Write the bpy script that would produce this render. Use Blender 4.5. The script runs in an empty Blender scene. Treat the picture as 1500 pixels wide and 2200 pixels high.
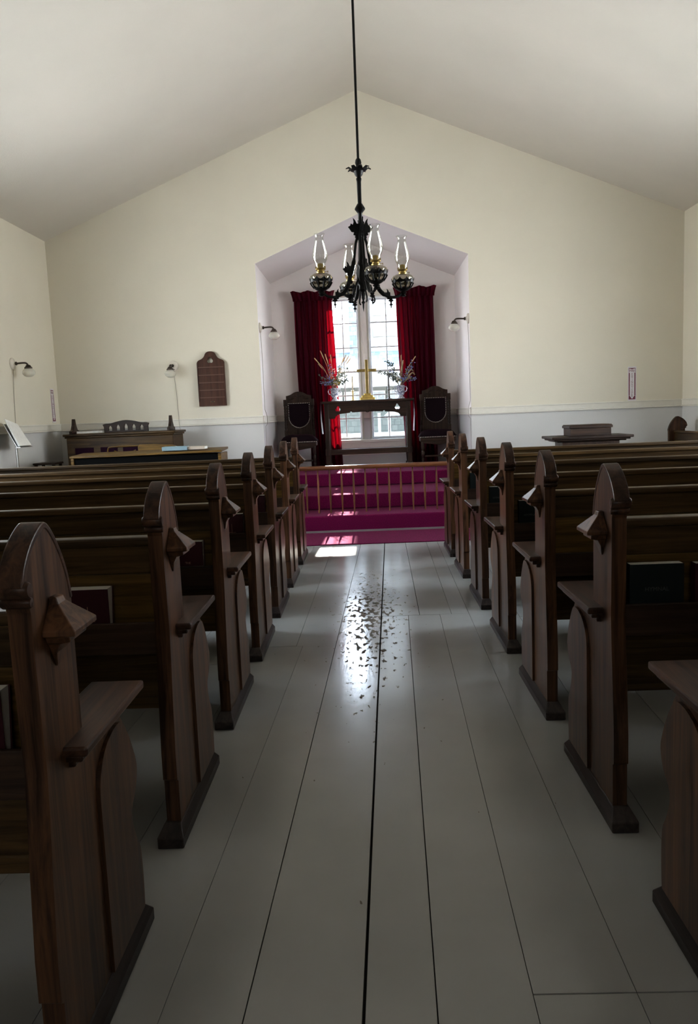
import bpy, bmesh, math, random
from mathutils import Vector, Matrix
random.seed(7)
SC = bpy.context.scene
COL = SC.collection
PI = math.pi

# ---------------------------------------------------------------- materials
def newmat(name):
    m = bpy.data.materials.new(name); m.use_nodes = True
    nt = m.node_tree; nt.nodes.clear()
    out = nt.nodes.new('ShaderNodeOutputMaterial')
    return m, nt, out
def N(nt, t, **k):
    n = nt.nodes.new(t)
    for a, b in k.items():
        if a in n.inputs: n.inputs[a].default_value = b
        else: setattr(n, a, b)
    return n
def ramp(nt, fac, stops):
    r = nt.nodes.new('ShaderNodeValToRGB')
    el = r.color_ramp.elements
    while len(el) < len(stops): el.new(0.5)
    for e, (p, c) in zip(el, stops):
        e.position = p; e.color = (*c, 1)
    nt.links.new(fac, r.inputs[0]); return r.outputs[0]
def rgb(c): return (c[0], c[1], c[2], 1)
def simple(name, col, rough=.5, metal=0., noise=.05, scale=20, bump=0., coat=0., spec=.5, sheen=0., emit=None):
    m, nt, out = newmat(name)
    p = N(nt, 'ShaderNodeBsdfPrincipled'); p.inputs['Roughness'].default_value = rough
    p.inputs['Metallic'].default_value = metal; p.inputs['Coat Weight'].default_value = coat
    p.inputs['Specular IOR Level'].default_value = spec
    p.inputs['Sheen Weight'].default_value = sheen
    tc = N(nt, 'ShaderNodeTexCoord'); nz = N(nt, 'ShaderNodeTexNoise', Scale=scale, Detail=4.)
    nt.links.new(tc.outputs['Object'], nz.inputs['Vector'])
    c0 = tuple(max(0, c * (1 - noise)) for c in col); c1 = tuple(min(1, c * (1 + noise)) for c in col)
    nt.links.new(ramp(nt, nz.outputs[0], [(.3, c0), (.7, c1)]), p.inputs['Base Color'])
    if bump:
        b = N(nt, 'ShaderNodeBump', Strength=bump, Distance=.01); nt.links.new(nz.outputs[0], b.inputs['Height'])
        nt.links.new(b.outputs[0], p.inputs['Normal'])
    nt.links.new(p.outputs[0], out.inputs[0]); return m
def wood(name, c0, c1, axis='Z', rough=.4, scale=1., coat=.0, var=.35, bump=.3):
    m, nt, out = newmat(name)
    p = N(nt, 'ShaderNodeBsdfPrincipled'); p.inputs['Coat Weight'].default_value = coat; p.inputs['Specular IOR Level'].default_value = .24
    p.inputs['Coat Roughness'].default_value = .25
    tc = N(nt, 'ShaderNodeTexCoord'); mp = N(nt, 'ShaderNodeMapping')
    s = [34 * scale] * 3; s['XYZ'.index(axis)] = 1.6 * scale
    mp.inputs['Scale'].default_value = s
    oi = N(nt, 'ShaderNodeObjectInfo')
    mv = N(nt, 'ShaderNodeVectorMath', operation='ADD')
    nt.links.new(tc.outputs['Object'], mv.inputs[0])
    sc3 = N(nt, 'ShaderNodeVectorMath', operation='SCALE'); sc3.inputs[0].default_value = (3.1, 1.7, 2.3)
    nt.links.new(oi.outputs['Random'], sc3.inputs['Scale']); nt.links.new(sc3.outputs[0], mv.inputs[1])
    nt.links.new(mv.outputs[0], mp.inputs['Vector'])
    nz = N(nt, 'ShaderNodeTexNoise', Scale=1., Detail=7., Roughness=.65, Distortion=.6); nt.links.new(mp.outputs[0], nz.inputs['Vector'])
    n2 = N(nt, 'ShaderNodeTexNoise', Scale=2.2, Detail=2.); nt.links.new(mv.outputs[0], n2.inputs['Vector'])
    col = ramp(nt, nz.outputs[0], [(.36, c0), (.64, c1)])
    # slow tone drift and a tone of its own for each board
    md = N(nt, 'ShaderNodeMath', operation='MULTIPLY_ADD'); md.inputs[1].default_value = var; md.inputs[2].default_value = 1 - var * .75
    nt.links.new(oi.outputs['Random'], md.inputs[0])
    m2 = N(nt, 'ShaderNodeMath', operation='MULTIPLY_ADD'); m2.inputs[1].default_value = .6; m2.inputs[2].default_value = .7
    nt.links.new(n2.outputs[0], m2.inputs[0])
    m3 = N(nt, 'ShaderNodeMath', operation='MULTIPLY'); nt.links.new(md.outputs[0], m3.inputs[0]); nt.links.new(m2.outputs[0], m3.inputs[1])
    hs = N(nt, 'ShaderNodeHueSaturation'); nt.links.new(col, hs.inputs['Color']); nt.links.new(m3.outputs[0], hs.inputs['Value'])
    nt.links.new(hs.outputs[0], p.inputs['Base Color'])
    rr = N(nt, 'ShaderNodeMath', operation='MULTIPLY_ADD'); rr.inputs[1].default_value = .10; rr.inputs[2].default_value = rough - .05
    nt.links.new(nz.outputs[0], rr.inputs[0]); nt.links.new(rr.outputs[0], p.inputs['Roughness'])
    b = N(nt, 'ShaderNodeBump', Strength=bump, Distance=.004); nt.links.new(nz.outputs[0], b.inputs['Height']); nt.links.new(b.outputs[0], p.inputs['Normal'])
    nt.links.new(p.outputs[0], out.inputs[0]); return m
def plaster(name, up, low, zsplit=1.29, bump=.08):
    m, nt, out = newmat(name)
    p = N(nt, 'ShaderNodeBsdfPrincipled', Roughness=.75); p.inputs['Specular IOR Level'].default_value = .25
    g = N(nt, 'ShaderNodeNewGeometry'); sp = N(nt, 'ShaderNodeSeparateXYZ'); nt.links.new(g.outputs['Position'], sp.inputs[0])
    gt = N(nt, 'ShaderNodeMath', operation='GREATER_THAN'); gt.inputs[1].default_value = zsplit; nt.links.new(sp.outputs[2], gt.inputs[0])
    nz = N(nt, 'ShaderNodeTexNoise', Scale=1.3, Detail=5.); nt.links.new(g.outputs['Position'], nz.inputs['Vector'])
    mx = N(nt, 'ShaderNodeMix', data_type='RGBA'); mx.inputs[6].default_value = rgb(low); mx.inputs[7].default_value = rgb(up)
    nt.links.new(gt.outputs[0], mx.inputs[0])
    hs = N(nt, 'ShaderNodeHueSaturation'); nt.links.new(mx.outputs[2], hs.inputs['Color'])
    mm = N(nt, 'ShaderNodeMath', operation='MULTIPLY_ADD'); mm.inputs[1].default_value = .12; mm.inputs[2].default_value = .94
    nt.links.new(nz.outputs[0], mm.inputs[0]); nt.links.new(mm.outputs[0], hs.inputs['Value'])
    nt.links.new(hs.outputs[0], p.inputs['Base Color'])
    n2 = N(nt, 'ShaderNodeTexNoise', Scale=60., Detail=3.); nt.links.new(g.outputs['Position'], n2.inputs['Vector'])
    b = N(nt, 'ShaderNodeBump', Strength=bump, Distance=.01); nt.links.new(n2.outputs[0], b.inputs['Height']); nt.links.new(b.outputs[0], p.inputs['Normal'])
    nt.links.new(p.outputs[0], out.inputs[0]); return m
def glass(name, tint=(1, 1, 1), edge=.6, base=.04, rough=.02, gcol=(1, 1, 1)):
    m, nt, out = newmat(name)
    tr = N(nt, 'ShaderNodeBsdfTransparent'); tr.inputs[0].default_value = rgb(tint)
    gl = N(nt, 'ShaderNodeBsdfGlossy', Roughness=rough); gl.inputs[0].default_value = rgb(gcol)
    lw = N(nt, 'ShaderNodeLayerWeight', Blend=.35)
    ma = N(nt, 'ShaderNodeMath', operation='MULTIPLY_ADD'); ma.inputs[1].default_value = edge; ma.inputs[2].default_value = base
    ma.use_clamp = True
    nt.links.new(lw.outputs['Facing'], ma.inputs[0])
    nz = N(nt, 'ShaderNodeTexNoise', Scale=9.); tc = N(nt, 'ShaderNodeTexCoord'); nt.links.new(tc.outputs['Object'], nz.inputs['Vector'])
    b = N(nt, 'ShaderNodeBump', Strength=.06, Distance=.01); nt.links.new(nz.outputs[0], b.inputs['Height']); nt.links.new(b.outputs[0], gl.inputs['Normal'])
    ms = N(nt, 'ShaderNodeMixShader'); nt.links.new(ma.outputs[0], ms.inputs[0]); nt.links.new(tr.outputs[0], ms.inputs[1]); nt.links.new(gl.outputs[0], ms.inputs[2])
    nt.links.new(ms.outputs[0], out.inputs[0]); return m
def velvet(name, col, trans=.35, tcol=None, sheen=.3):
    m, nt, out = newmat(name)
    p = N(nt, 'ShaderNodeBsdfPrincipled', Roughness=.8); p.inputs['Sheen Weight'].default_value = sheen
    p.inputs['Sheen Tint'].default_value = rgb((.9, .2, .3)); p.inputs['Specular IOR Level'].default_value = .1
    tc = N(nt, 'ShaderNodeTexCoord'); nz = N(nt, 'ShaderNodeTexNoise', Scale=90., Detail=3.); nt.links.new(tc.outputs['Object'], nz.inputs['Vector'])
    nt.links.new(ramp(nt, nz.outputs[0], [(.3, tuple(c * .75 for c in col)), (.7, tuple(c * 1.2 for c in col))]), p.inputs['Base Color'])
    t = N(nt, 'ShaderNodeBsdfTranslucent'); t.inputs[0].default_value = rgb(tcol or col)
    ms = N(nt, 'ShaderNodeMixShader'); ms.inputs[0].default_value = trans
    nt.links.new(p.outputs[0], ms.inputs[1]); nt.links.new(t.outputs[0], ms.inputs[2]); nt.links.new(ms.outputs[0], out.inputs[0]); return m
def shingle(name, c0, c1, sx=7., sz=5., use='XZ'):
    m, nt, out = newmat(name)
    p = N(nt, 'ShaderNodeBsdfPrincipled', Roughness=.8)
    g = N(nt, 'ShaderNodeNewGeometry'); sp = N(nt, 'ShaderNodeSeparateXYZ'); nt.links.new(g.outputs['Position'], sp.inputs[0])
    cb = N(nt, 'ShaderNodeCombineXYZ'); nt.links.new(sp.outputs[0], cb.inputs[0]); nt.links.new(sp.outputs[2 if use == 'XZ' else 1], cb.inputs[1])
    bt = N(nt, 'ShaderNodeTexBrick'); bt.inputs['Color1'].default_value = rgb(c0); bt.inputs['Color2'].default_value = rgb(c1)
    bt.inputs['Mortar'].default_value = rgb(tuple(c * .35 for c in c0)); bt.inputs['Scale'].default_value = sx
    bt.inputs['Mortar Size'].default_value = .03; bt.inputs['Row Height'].default_value = .8; bt.inputs['Brick Width'].default_value = .9
    nt.links.new(cb.outputs[0], bt.inputs['Vector']); nt.links.new(bt.outputs[0], p.inputs['Base Color'])
    nt.links.new(p.outputs[0], out.inputs[0]); return m

def floor_paint():
    m, nt, out = newmat('grey_floor_paint')
    p = N(nt, 'ShaderNodeBsdfPrincipled')
    g = N(nt, 'ShaderNodeNewGeometry'); sp = N(nt, 'ShaderNodeSeparateXYZ'); nt.links.new(g.outputs['Position'], sp.inputs[0])
    mp = N(nt, 'ShaderNodeMapping'); mp.inputs['Scale'].default_value = (30, 3, 30); nt.links.new(g.outputs['Position'], mp.inputs['Vector'])
    nz = N(nt, 'ShaderNodeTexNoise', Scale=1., Detail=6., Roughness=.6); nt.links.new(mp.outputs[0], nz.inputs['Vector'])
    n2 = N(nt, 'ShaderNodeTexNoise', Scale=1.2, Detail=4.); nt.links.new(g.outputs['Position'], n2.inputs['Vector'])
    base = ramp(nt, n2.outputs[0], [(.3, (.32, .325, .318)), (.7, (.405, .408, .396))])
    # peeled flakes down the worn middle of the aisle
    mp2 = N(nt, 'ShaderNodeMapping'); mp2.inputs['Scale'].default_value = (34, 15, 20); nt.links.new(g.outputs['Position'], mp2.inputs['Vector'])
    n3 = N(nt, 'ShaderNodeTexNoise', Scale=1., Detail=3., Roughness=.5, Distortion=.25); nt.links.new(mp2.outputs[0], n3.inputs['Vector'])
    def band(sock, c, w):
        s = N(nt, 'ShaderNodeMath', operation='SUBTRACT'); s.inputs[1].default_value = c; nt.links.new(sock, s.inputs[0])
        a = N(nt, 'ShaderNodeMath', operation='ABSOLUTE'); nt.links.new(s.outputs[0], a.inputs[0])
        mr = N(nt, 'ShaderNodeMapRange'); mr.inputs[1].default_value = 0; mr.inputs[2].default_value = w; mr.inputs[3].default_value = 1; mr.inputs[4].default_value = 0
        nt.links.new(a.outputs[0], mr.inputs[0]); return mr.outputs[0]
    bm = N(nt, 'ShaderNodeMath', operation='MULTIPLY'); nt.links.new(band(sp.outputs[0], -.02, .42), bm.inputs[0]); nt.links.new(band(sp.outputs[1], 5.2, 2.6), bm.inputs[1])
    th = N(nt, 'ShaderNodeMath', operation='MULTIPLY_ADD'); th.inputs[1].default_value = .3; nt.links.new(bm.outputs[0], th.inputs[0]); nt.links.new(n3.outputs[0], th.inputs[2])
    st = N(nt, 'ShaderNodeMapRange'); st.inputs[1].default_value = .745; st.inputs[2].default_value = .76; nt.links.new(th.outputs[0], st.inputs[0])
    mx = N(nt, 'ShaderNodeMix', data_type='RGBA'); nt.links.new(st.outputs[0], mx.inputs[0]); nt.links.new(base, mx.inputs[6]); mx.inputs[7].default_value = (.12, .105, .085, 1)
    nt.links.new(mx.outputs[2], p.inputs['Base Color'])
    mr = N(nt, 'ShaderNodeMapRange'); mr.inputs[1].default_value = 0; mr.inputs[2].default_value = 1; mr.inputs[3].default_value = .085; mr.inputs[4].default_value = .6
    nt.links.new(st.outputs[0], mr.inputs[0])
    ra = N(nt, 'ShaderNodeMath', operation='MULTIPLY_ADD'); ra.inputs[1].default_value = .12; nt.links.new(n2.outputs[0], ra.inputs[0]); nt.links.new(mr.outputs[0], ra.inputs[2])
    wr = N(nt, 'ShaderNodeMapRange'); wr.inputs[1].default_value = 0; wr.inputs[2].default_value = .5; wr.inputs[3].default_value = .085; wr.inputs[4].default_value = 0; nt.links.new(bm.outputs[0], wr.inputs[0])
    rs = N(nt, 'ShaderNodeMath', operation='ADD'); nt.links.new(ra.outputs[0], rs.inputs[0]); nt.links.new(wr.outputs[0], rs.inputs[1])
    nt.links.new(rs.outputs[0], p.inputs['Roughness'])
    n4 = N(nt, 'ShaderNodeTexNoise', Scale=16., Detail=3.); nt.links.new(g.outputs['Position'], n4.inputs['Vector'])
    ad = N(nt, 'ShaderNodeMath', operation='ADD'); nt.links.new(nz.outputs[0], ad.inputs[0]); nt.links.new(n4.outputs[0], ad.inputs[1])
    sb = N(nt, 'ShaderNodeMath', operation='SUBTRACT'); nt.links.new(ad.outputs[0], sb.inputs[0]); nt.links.new(st.outputs[0], sb.inputs[1])
    b = N(nt, 'ShaderNodeBump', Strength=.07, Distance=.005); nt.links.new(sb.outputs[0], b.inputs['Height']); nt.links.new(b.outputs[0], p.inputs['Normal'])
    nt.links.new(p.outputs[0], out.inputs[0]); return m

M = {}
M['plaster'] = plaster('cream_plaster', (.75, .71, .60), (.65, .645, .625))
M['ceil'] = plaster('ceiling_plaster', (.68, .645, .575), (.68, .645, .575))
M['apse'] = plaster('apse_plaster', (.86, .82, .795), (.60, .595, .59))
M['trim'] = simple('cream_trim_paint', (.74, .715, .64), .5, noise=.02)
M['floor'] = floor_paint()
M['sub'] = simple('dark_subfloor', (.02, .018, .016), .9)
M['oak_z'] = wood('dark_oak_upright', (.022, .010, .006), (.135, .064, .031), 'Z', .35, bump=.10)
M['oak_x'] = wood('dark_oak_long', (.030, .016, .006), (.098, .057, .020), 'X', .42)
M['oak_y'] = wood('dark_oak_deep', (.018, .009, .006), (.090, .043, .025), 'Y', .34, bump=.10)
M['oak_light'] = wood('golden_oak_long', (.055, .030, .007), (.18, .105, .026), 'X', .42)
M['plinth'] = wood('scuffed_dark_plinth', (.018, .014, .013), (.055, .04, .035), 'Y', .42)
M['walnut_x'] = wood('walnut_long', (.016, .0095, .007), (.055, .031, .020), 'X', .42)
M['walnut_z'] = wood('walnut_upright', (.016, .0095, .007), (.055, .031, .020), 'Z', .42)
M['mahog'] = wood('red_brown_board', (.045, .018, .011), (.085, .036, .022), 'Z', .5, bump=.1)
M['boardrail'] = simple('lighter_board_rail', (.115, .055, .038), .4)
M['cord'] = simple('old_beige_cord', (.40, .37, .31), .6)
M['railwood'] = wood('warm_rail_wood', (.09, .033, .012), (.20, .08, .033), 'X', .28, coat=.5)
M['balwood'] = wood('warm_baluster_wood', (.09, .036, .015), (.19, .08, .036), 'Z', .35, coat=.3)
M['carpet'] = simple('magenta_carpet', (.125, .005, .048), .95, noise=.5, scale=160, bump=.6, spec=.08, sheen=.03)
M['kick'] = simple('grey_kick_board', (.22, .20, .19), .5)
M['velvet'] = velvet('crimson_velvet', (.050, .0012, .009), .13, (.30, .003, .012), .10)
M['chairvelvet'] = velvet('dark_plum_velvet', (.010, .004, .007), 0.0, None, .03)
M['iron'] = simple('black_iron', (.012, .012, .012), .42, .6, noise=.3, bump=.15)
M['bronze'] = simple('dark_bronze', (.07, .055, .045), .4, .8)
M['brass'] = simple('polished_brass', (.62, .46, .16), .28, 1., noise=.15)
M['oldbrass'] = simple('aged_brass', (.36, .27, .11), .35, 1., noise=.25)
M['ceramic'] = simple('cream_porcelain', (.68, .64, .56), .3)
M['white'] = simple('white_paint', (.82, .82, .81), .45)
M['sash'] = simple('white_sash_paint', (.70, .70, .71), .45)
M['linen'] = simple('white_linen', (.82, .82, .84), .8)
M['paper'] = simple('book_page_edges', (.80, .80, .76), .8)
M['maroon'] = simple('maroon_cloth_cover', (.036, .006, .011), .6, spec=.2)
M['green'] = simple('dark_green_cloth_cover', (.006, .011, .012), .55, spec=.2)
M['blue'] = simple('blue_grey_cover', (.20, .28, .31), .5)
M['tan'] = simple('tan_cover', (.40, .34, .28), .6)
M['gold'] = simple('dull_gold_stamp', (.34, .20, .14), .5, .3)
M['dullstamp'] = simple('blind_stamp', (.05, .062, .062), .6)
M['glass_pane'] = glass('window_glass', (.97, .98, .98), .25, .02)
M['glass_lamp'] = glass('lamp_chimney_glass', (.93, .94, .92), .75, .05)
M['glass_font'] = glass('lamp_font_glass', (.80, .78, .70), .65, .12, gcol=(.9, .88, .8))
def frosted(name):
    m, nt, out = newmat(name)
    tr = N(nt, 'ShaderNodeBsdfTransparent'); tr.inputs[0].default_value = (.95, .94, .90, 1)
    p = N(nt, 'ShaderNodeBsdfPrincipled', Roughness=.25); p.inputs['Base Color'].default_value = (.80, .79, .73, 1)
    lw = N(nt, 'ShaderNodeLayerWeight', Blend=.4); nz = N(nt, 'ShaderNodeTexNoise', Scale=40.)
    ma = N(nt, 'ShaderNodeMath', operation='MULTIPLY_ADD'); ma.inputs[1].default_value = .5; ma.inputs[2].default_value = .30
    nt.links.new(lw.outputs['Facing'], ma.inputs[0])
    b = N(nt, 'ShaderNodeBump', Strength=.1, Distance=.01); nt.links.new(nz.outputs[0], b.inputs['Height']); nt.links.new(b.outputs[0], p.inputs['Normal'])
    ms = N(nt, 'ShaderNodeMixShader'); nt.links.new(ma.outputs[0], ms.inputs[0]); nt.links.new(tr.outputs[0], ms.inputs[1]); nt.links.new(p.outputs[0], ms.inputs[2])
    nt.links.new(ms.outputs[0], out.inputs[0]); return m
M['globe'] = frosted('frosted_globe')
M['black'] = simple('black_recess_shade', (.004, .004, .004), .9, spec=.05)  # flat black standing in for deep shade in the desk's open back
M['purple'] = simple('purple_cloth', (.022, .007, .017), .9, spec=.05)
M['steel'] = simple('bright_steel', (.62, .63, .63), .3, .9)
M['signwhite'] = simple('sign_white', (.72, .70, .71), .4)
M['signred'] = simple('sign_maroon', (.16, .018, .045), .4)
M['china'] = None
def china():
    m, nt, out = newmat('blue_and_white_china')
    p = N(nt, 'ShaderNodeBsdfPrincipled', Roughness=.2)
    tc = N(nt, 'ShaderNodeTexCoord'); v = N(nt, 'ShaderNodeTexVoronoi', Scale=52.); v.inputs['Randomness'].default_value = 1.; nt.links.new(tc.outputs['Object'], v.inputs['Vector'])
    nt.links.new(ramp(nt, v.outputs['Distance'], [(.40, (.62, .62, .65)), (.62, (.20, .21, .29))]), p.inputs['Base Color'])
    nt.links.new(p.outputs[0], out.inputs[0]); return m
M['china'] = china()
M['straw'] = simple('dry_straw', (.55, .40, .22), .8)
M['bluefl'] = simple('blue_petals', (.20, .21, .44), .7)
M['whitefl'] = simple('white_petals', (.75, .74, .68), .7)
M['darkleaf'] = simple('grey_green_leaves', (.09, .11, .085), .7)
M['tanseed'] = simple('tan_seed_heads', (.30, .22, .12), .85, noise=.4, scale=200)
M['yellowfl'] = simple('yellow_petals', (.62, .52, .15), .7)
M['ext_white'] = simple('exterior_white_boards', (.17, .17, .167), .6)
M['ext_shingle'] = shingle('grey_wall_shingles', (.03, .036, .031), (.046, .05, .044), 6.)
M['ext_tower'] = shingle('blue_grey_shingles', (.042, .055, .07), (.08, .095, .115), 7.)
M['ext_roof'] = shingle('weathered_roof_shingles', (.035, .05, .07), (.068, .088, .11), 8.)
M['ext_dark'] = simple('dark_window_glass', (.10, .11, .11), .15)
M['ext_ground'] = simple('pale_gravel', (.2, .19, .18), .9, scale=8)
M['ext_green'] = simple('tree_leaf_green', (.16, .24, .10), .8, noise=.4)
M['ext_bark'] = simple('grey_bark', (.2, .17, .14), .9)

# ---------------------------------------------------------------- mesh builder
class MB:
    def __init__(s): s.v = []; s.f = []; s.mi = []; s.cur = 0
    def add(s, vs, fs):
        b = len(s.v); s.v += [tuple(v) for v in vs]
        for f in fs: s.f.append([b + i for i in f]); s.mi.append(s.cur)
        return s
    def box(s, x0, x1, y0, y1, z0, z1):
        if x0 > x1: x0, x1 = x1, x0
        return s.add([(x0, y0, z0), (x1, y0, z0), (x1, y1, z0), (x0, y1, z0), (x0, y0, z1), (x1, y0, z1), (x1, y1, z1), (x0, y1, z1)],
                     [(0, 3, 2, 1), (4, 5, 6, 7), (0, 1, 5, 4), (1, 2, 6, 5), (2, 3, 7, 6), (3, 0, 4, 7)])
    def hexa(s, p):   # 8 corners like box
        return s.add(p, [(0, 3, 2, 1), (4, 5, 6, 7), (0, 1, 5, 4), (1, 2, 6, 5), (2, 3, 7, 6), (3, 0, 4, 7)])
    def prism(s, poly, a, b, axis='x', holes=()):
        """poly of 2D points; axis x: (y,z) swept in x; y: (x,z) swept in y; z: (x,y) swept in z"""
        def P(q, t):
            return {'x': (t, q[0], q[1]), 'y': (q[0], t, q[1]), 'z': (q[0], q[1], t)}[axis]
        bm = bmesh.new(); loops = []
        for lp in [poly] + list(holes):
            vs = [bm.verts.new((q[0], q[1], 0)) for q in lp]
            for i in range(len(vs)): bm.edges.new((vs[i], vs[(i + 1) % len(vs)]))
            loops.append(lp)
        bm.verts.index_update()
        r = bmesh.ops.triangle_fill(bm, use_beauty=True, use_dissolve=False, edges=bm.edges[:])
        tris = [[v.index for v in f.verts] for f in bm.faces]
        pts = [(v.co.x, v.co.y) for v in bm.verts]; bm.free()
        n = len(pts)
        fs = [t[:] for t in tris] + [[i + n for i in reversed(t)] for t in tris]
        k = 0
        for lp in loops:
            m = len(lp)
            for i in range(m):
                i0, i1 = k + i, k + (i + 1) % m
                fs.append([i0, i1, i1 + n, i0 + n])
            k += m
        return s.add([P(q, a) for q in pts] + [P(q, b) for q in pts], fs)
    def lathe(s, prof, c=(0, 0, 0), seg=20, axis='z', wob=None):
        vs = []; fs = []
        for (r, z) in prof:
            for i in range(seg):
                a = 2 * PI * i / seg
                rr = r * (1 + (wob(a, z) if wob else 0))
                if axis == 'z': q = (c[0] + rr * math.cos(a), c[1] + rr * math.sin(a), c[2] + z)
                elif axis == 'x': q = (c[0] + z, c[1] + rr * math.cos(a), c[2] + rr * math.sin(a))
                else: q = (c[0] + rr * math.cos(a), c[1] + z, c[2] + rr * math.sin(a))
                vs.append(q)
        m = len(prof)
        for j in range(m - 1):
            for i in range(seg):
                fs.append([j * seg + i, j * seg + (i + 1) % seg, (j + 1) * seg + (i + 1) % seg, (j + 1) * seg + i])
        if prof[0][0] > 1e-5: fs.append(list(range(seg))[::-1])
        if prof[-1][0] > 1e-5: fs.append([(m - 1) * seg + i for i in range(seg)])
        return s.add(vs, fs)
    def shell(s, prof, c=(0, 0, 0), seg=24, wob=None):
        vs = []; fs = []
        for (r, z) in prof:
            for i in range(seg):
                a = 2 * PI * i / seg; rr = r * (1 + (wob(a, z) if wob else 0))
                vs.append((c[0] + rr * math.cos(a), c[1] + rr * math.sin(a), c[2] + z))
        for j in range(len(prof) - 1):
            for i in range(seg):
                fs.append([j * seg + i, j * seg + (i + 1) % seg, (j + 1) * seg + (i + 1) % seg, (j + 1) * seg + i])
        return s.add(vs, fs)
    def tube(s, pts, r, seg=8, flat=1.):
        pts = [Vector(p) for p in pts]; n = len(pts)
        rs = r if isinstance(r, (list, tuple)) else [r] * n
        vs = []; fs = []; up = None
        for i, p in enumerate(pts):
            t = (pts[min(i + 1, n - 1)] - pts[max(i - 1, 0)]).normalized()
            if up is None:
                up = Vector((0, 0, 1)) if abs(t.z) < .9 else Vector((1, 0, 0))
            x = t.cross(up)
            if x.length < 1e-6: x = t.orthogonal()
            x.normalize(); y = x.cross(t).normalized(); up = y
            for k in range(seg):
                a = 2 * PI * k / seg
                vs.append(p + x * (rs[i] * math.cos(a)) + y * (rs[i] * flat * math.sin(a)))
        for j in range(n - 1):
            for k in range(seg):
                fs.append([j * seg + k, (j + 1) * seg + k, (j + 1) * seg + (k + 1) % seg, j * seg + (k + 1) % seg])
        fs.append(list(range(seg))); fs.append([(n - 1) * seg + k for k in range(seg)][::-1])
        return s.add(vs, fs)
    def ball(s, c, r, seg=10, rings=6):
        rx, ry, rz = r if isinstance(r, (list, tuple)) else (r, r, r)
        vs = []; fs = []
        for j in range(1, rings):
            ph = PI * j / rings
            for i in range(seg):
                a = 2 * PI * i / seg
                vs.append((c[0] + rx * math.sin(ph) * math.cos(a), c[1] + ry * math.sin(ph) * math.sin(a), c[2] - rz * math.cos(ph)))
        b = len(vs); vs.append((c[0], c[1], c[2] - rz)); vs.append((c[0], c[1], c[2] + rz))
        for j in range(rings - 2):
            for i in range(seg): fs.append([j * seg + i, j * seg + (i + 1) % seg, (j + 1) * seg + (i + 1) % seg, (j + 1) * seg + i])
        for i in range(seg):
            fs.append([b, (i + 1) % seg, i]); fs.append([b + 1, (rings - 2) * seg + i, (rings - 2) * seg + (i + 1) % seg])
        return s.add(vs, fs)
    def xf(s, M4, start=0):
        for i in range(start, len(s.v)): s.v[i] = tuple(M4 @ Vector(s.v[i]))
        return s
    def mirx(s):
        s.v = [(-x, y, z) for x, y, z in s.v]; s.f = [f[::-1] for f in s.f]; return s
    def build(s, name, mat, parent=None, smooth=False, bevel=0., seg=2, solid=0.):
        me = bpy.data.meshes.new(name); me.from_pydata(s.v, [], s.f)
        mats = mat if isinstance(mat, (list, tuple)) else [mat]
        for mm in mats: me.materials.append(mm)
        for p, i in zip(me.polygons, s.mi): p.material_index = i
        bm = bmesh.new(); bm.from_mesh(me); bmesh.ops.recalc_face_normals(bm, faces=bm.faces[:]); bm.to_mesh(me); bm.free()
        if smooth:
            for p in me.polygons: p.use_smooth = True
            try: me.set_sharp_from_angle(angle=math.radians(40))
            except Exception: pass
        o = bpy.data.objects.new(name, me); COL.objects.link(o)
        if parent: o.parent = parent
        if solid:
            d = o.modifiers.new('thick', 'SOLIDIFY'); d.thickness = solid; d.offset = 0
        if bevel:
            d = o.modifiers.new('bevel', 'BEVEL'); d.width = bevel; d.segments = seg; d.limit_method = 'ANGLE'; d.angle_limit = math.radians(38)
        return o

def thing(name, label, cat, loc=(0, 0, 0), rz=0., group=None):
    o = bpy.data.objects.new(name, None); COL.objects.link(o); o.empty_display_size = .1
    o.location = loc; o.rotation_euler = (0, 0, rz); o['label'] = label; o['category'] = cat
    if group: o['group'] = group
    return o
def tag(o, label, cat, group=None):
    o['label'] = label; o['category'] = cat
    if group: o['group'] = group
    return o
def struct(o):
    o['kind'] = 'structure'; return o
def stuff(o):
    o['kind'] = 'stuff'; return o
def copy_tree(o, parent=None):
    c = o.copy(); COL.objects.link(c)
    if parent: c.parent = parent
    for ch in list(o.children): copy_tree(ch, c)
    return c
def text(body, size, mat, parent, loc, rot, name='lettering', ext=.0006, align='CENTER', sx=1.):
    cu = bpy.data.curves.new(name, 'FONT'); cu.body = body; cu.size = size; cu.extrude = ext
    cu.align_x = align; cu.align_y = 'CENTER'
    o = bpy.data.objects.new(name, cu); COL.objects.link(o); cu.materials.append(mat)
    dg = bpy.context.evaluated_depsgraph_get()
    me = bpy.data.meshes.new_from_object(o.evaluated_get(dg)); bpy.data.objects.remove(o)
    me.name = name
    if not me.materials: me.materials.append(mat)
    o = bpy.data.objects.new(name, me); COL.objects.link(o)
    o.location = loc; o.rotation_euler = rot; o.scale = (sx, 1, 1)
    if parent: o.parent = parent
    return o
def arc(cx, cz, r, a0, a1, n, rz=None):
    rz = r if rz is None else rz
    return [(cx + r * math.cos(math.radians(a0 + (a1 - a0) * i / n)), cz + rz * math.sin(math.radians(a0 + (a1 - a0) * i / n))) for i in range(n + 1)]
def spline(pts, n=6):
    """Catmull-Rom through points of any dimension"""
    out = []; P = [pts[0]] + list(pts) + [pts[-1]]
    for i in range(1, len(P) - 2):
        for k in range(n):
            t = k / n; q = []
            for a, b, c, d in zip(P[i - 1], P[i], P[i + 1], P[i + 2]):
                q.append(.5 * (2 * b + (c - a) * t + (2 * a - 5 * b + 4 * c - d) * t * t + (3 * b - a - 3 * c + d) * t ** 3))
            out.append(tuple(q))
    out.append(tuple(pts[-1])); return out
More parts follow.
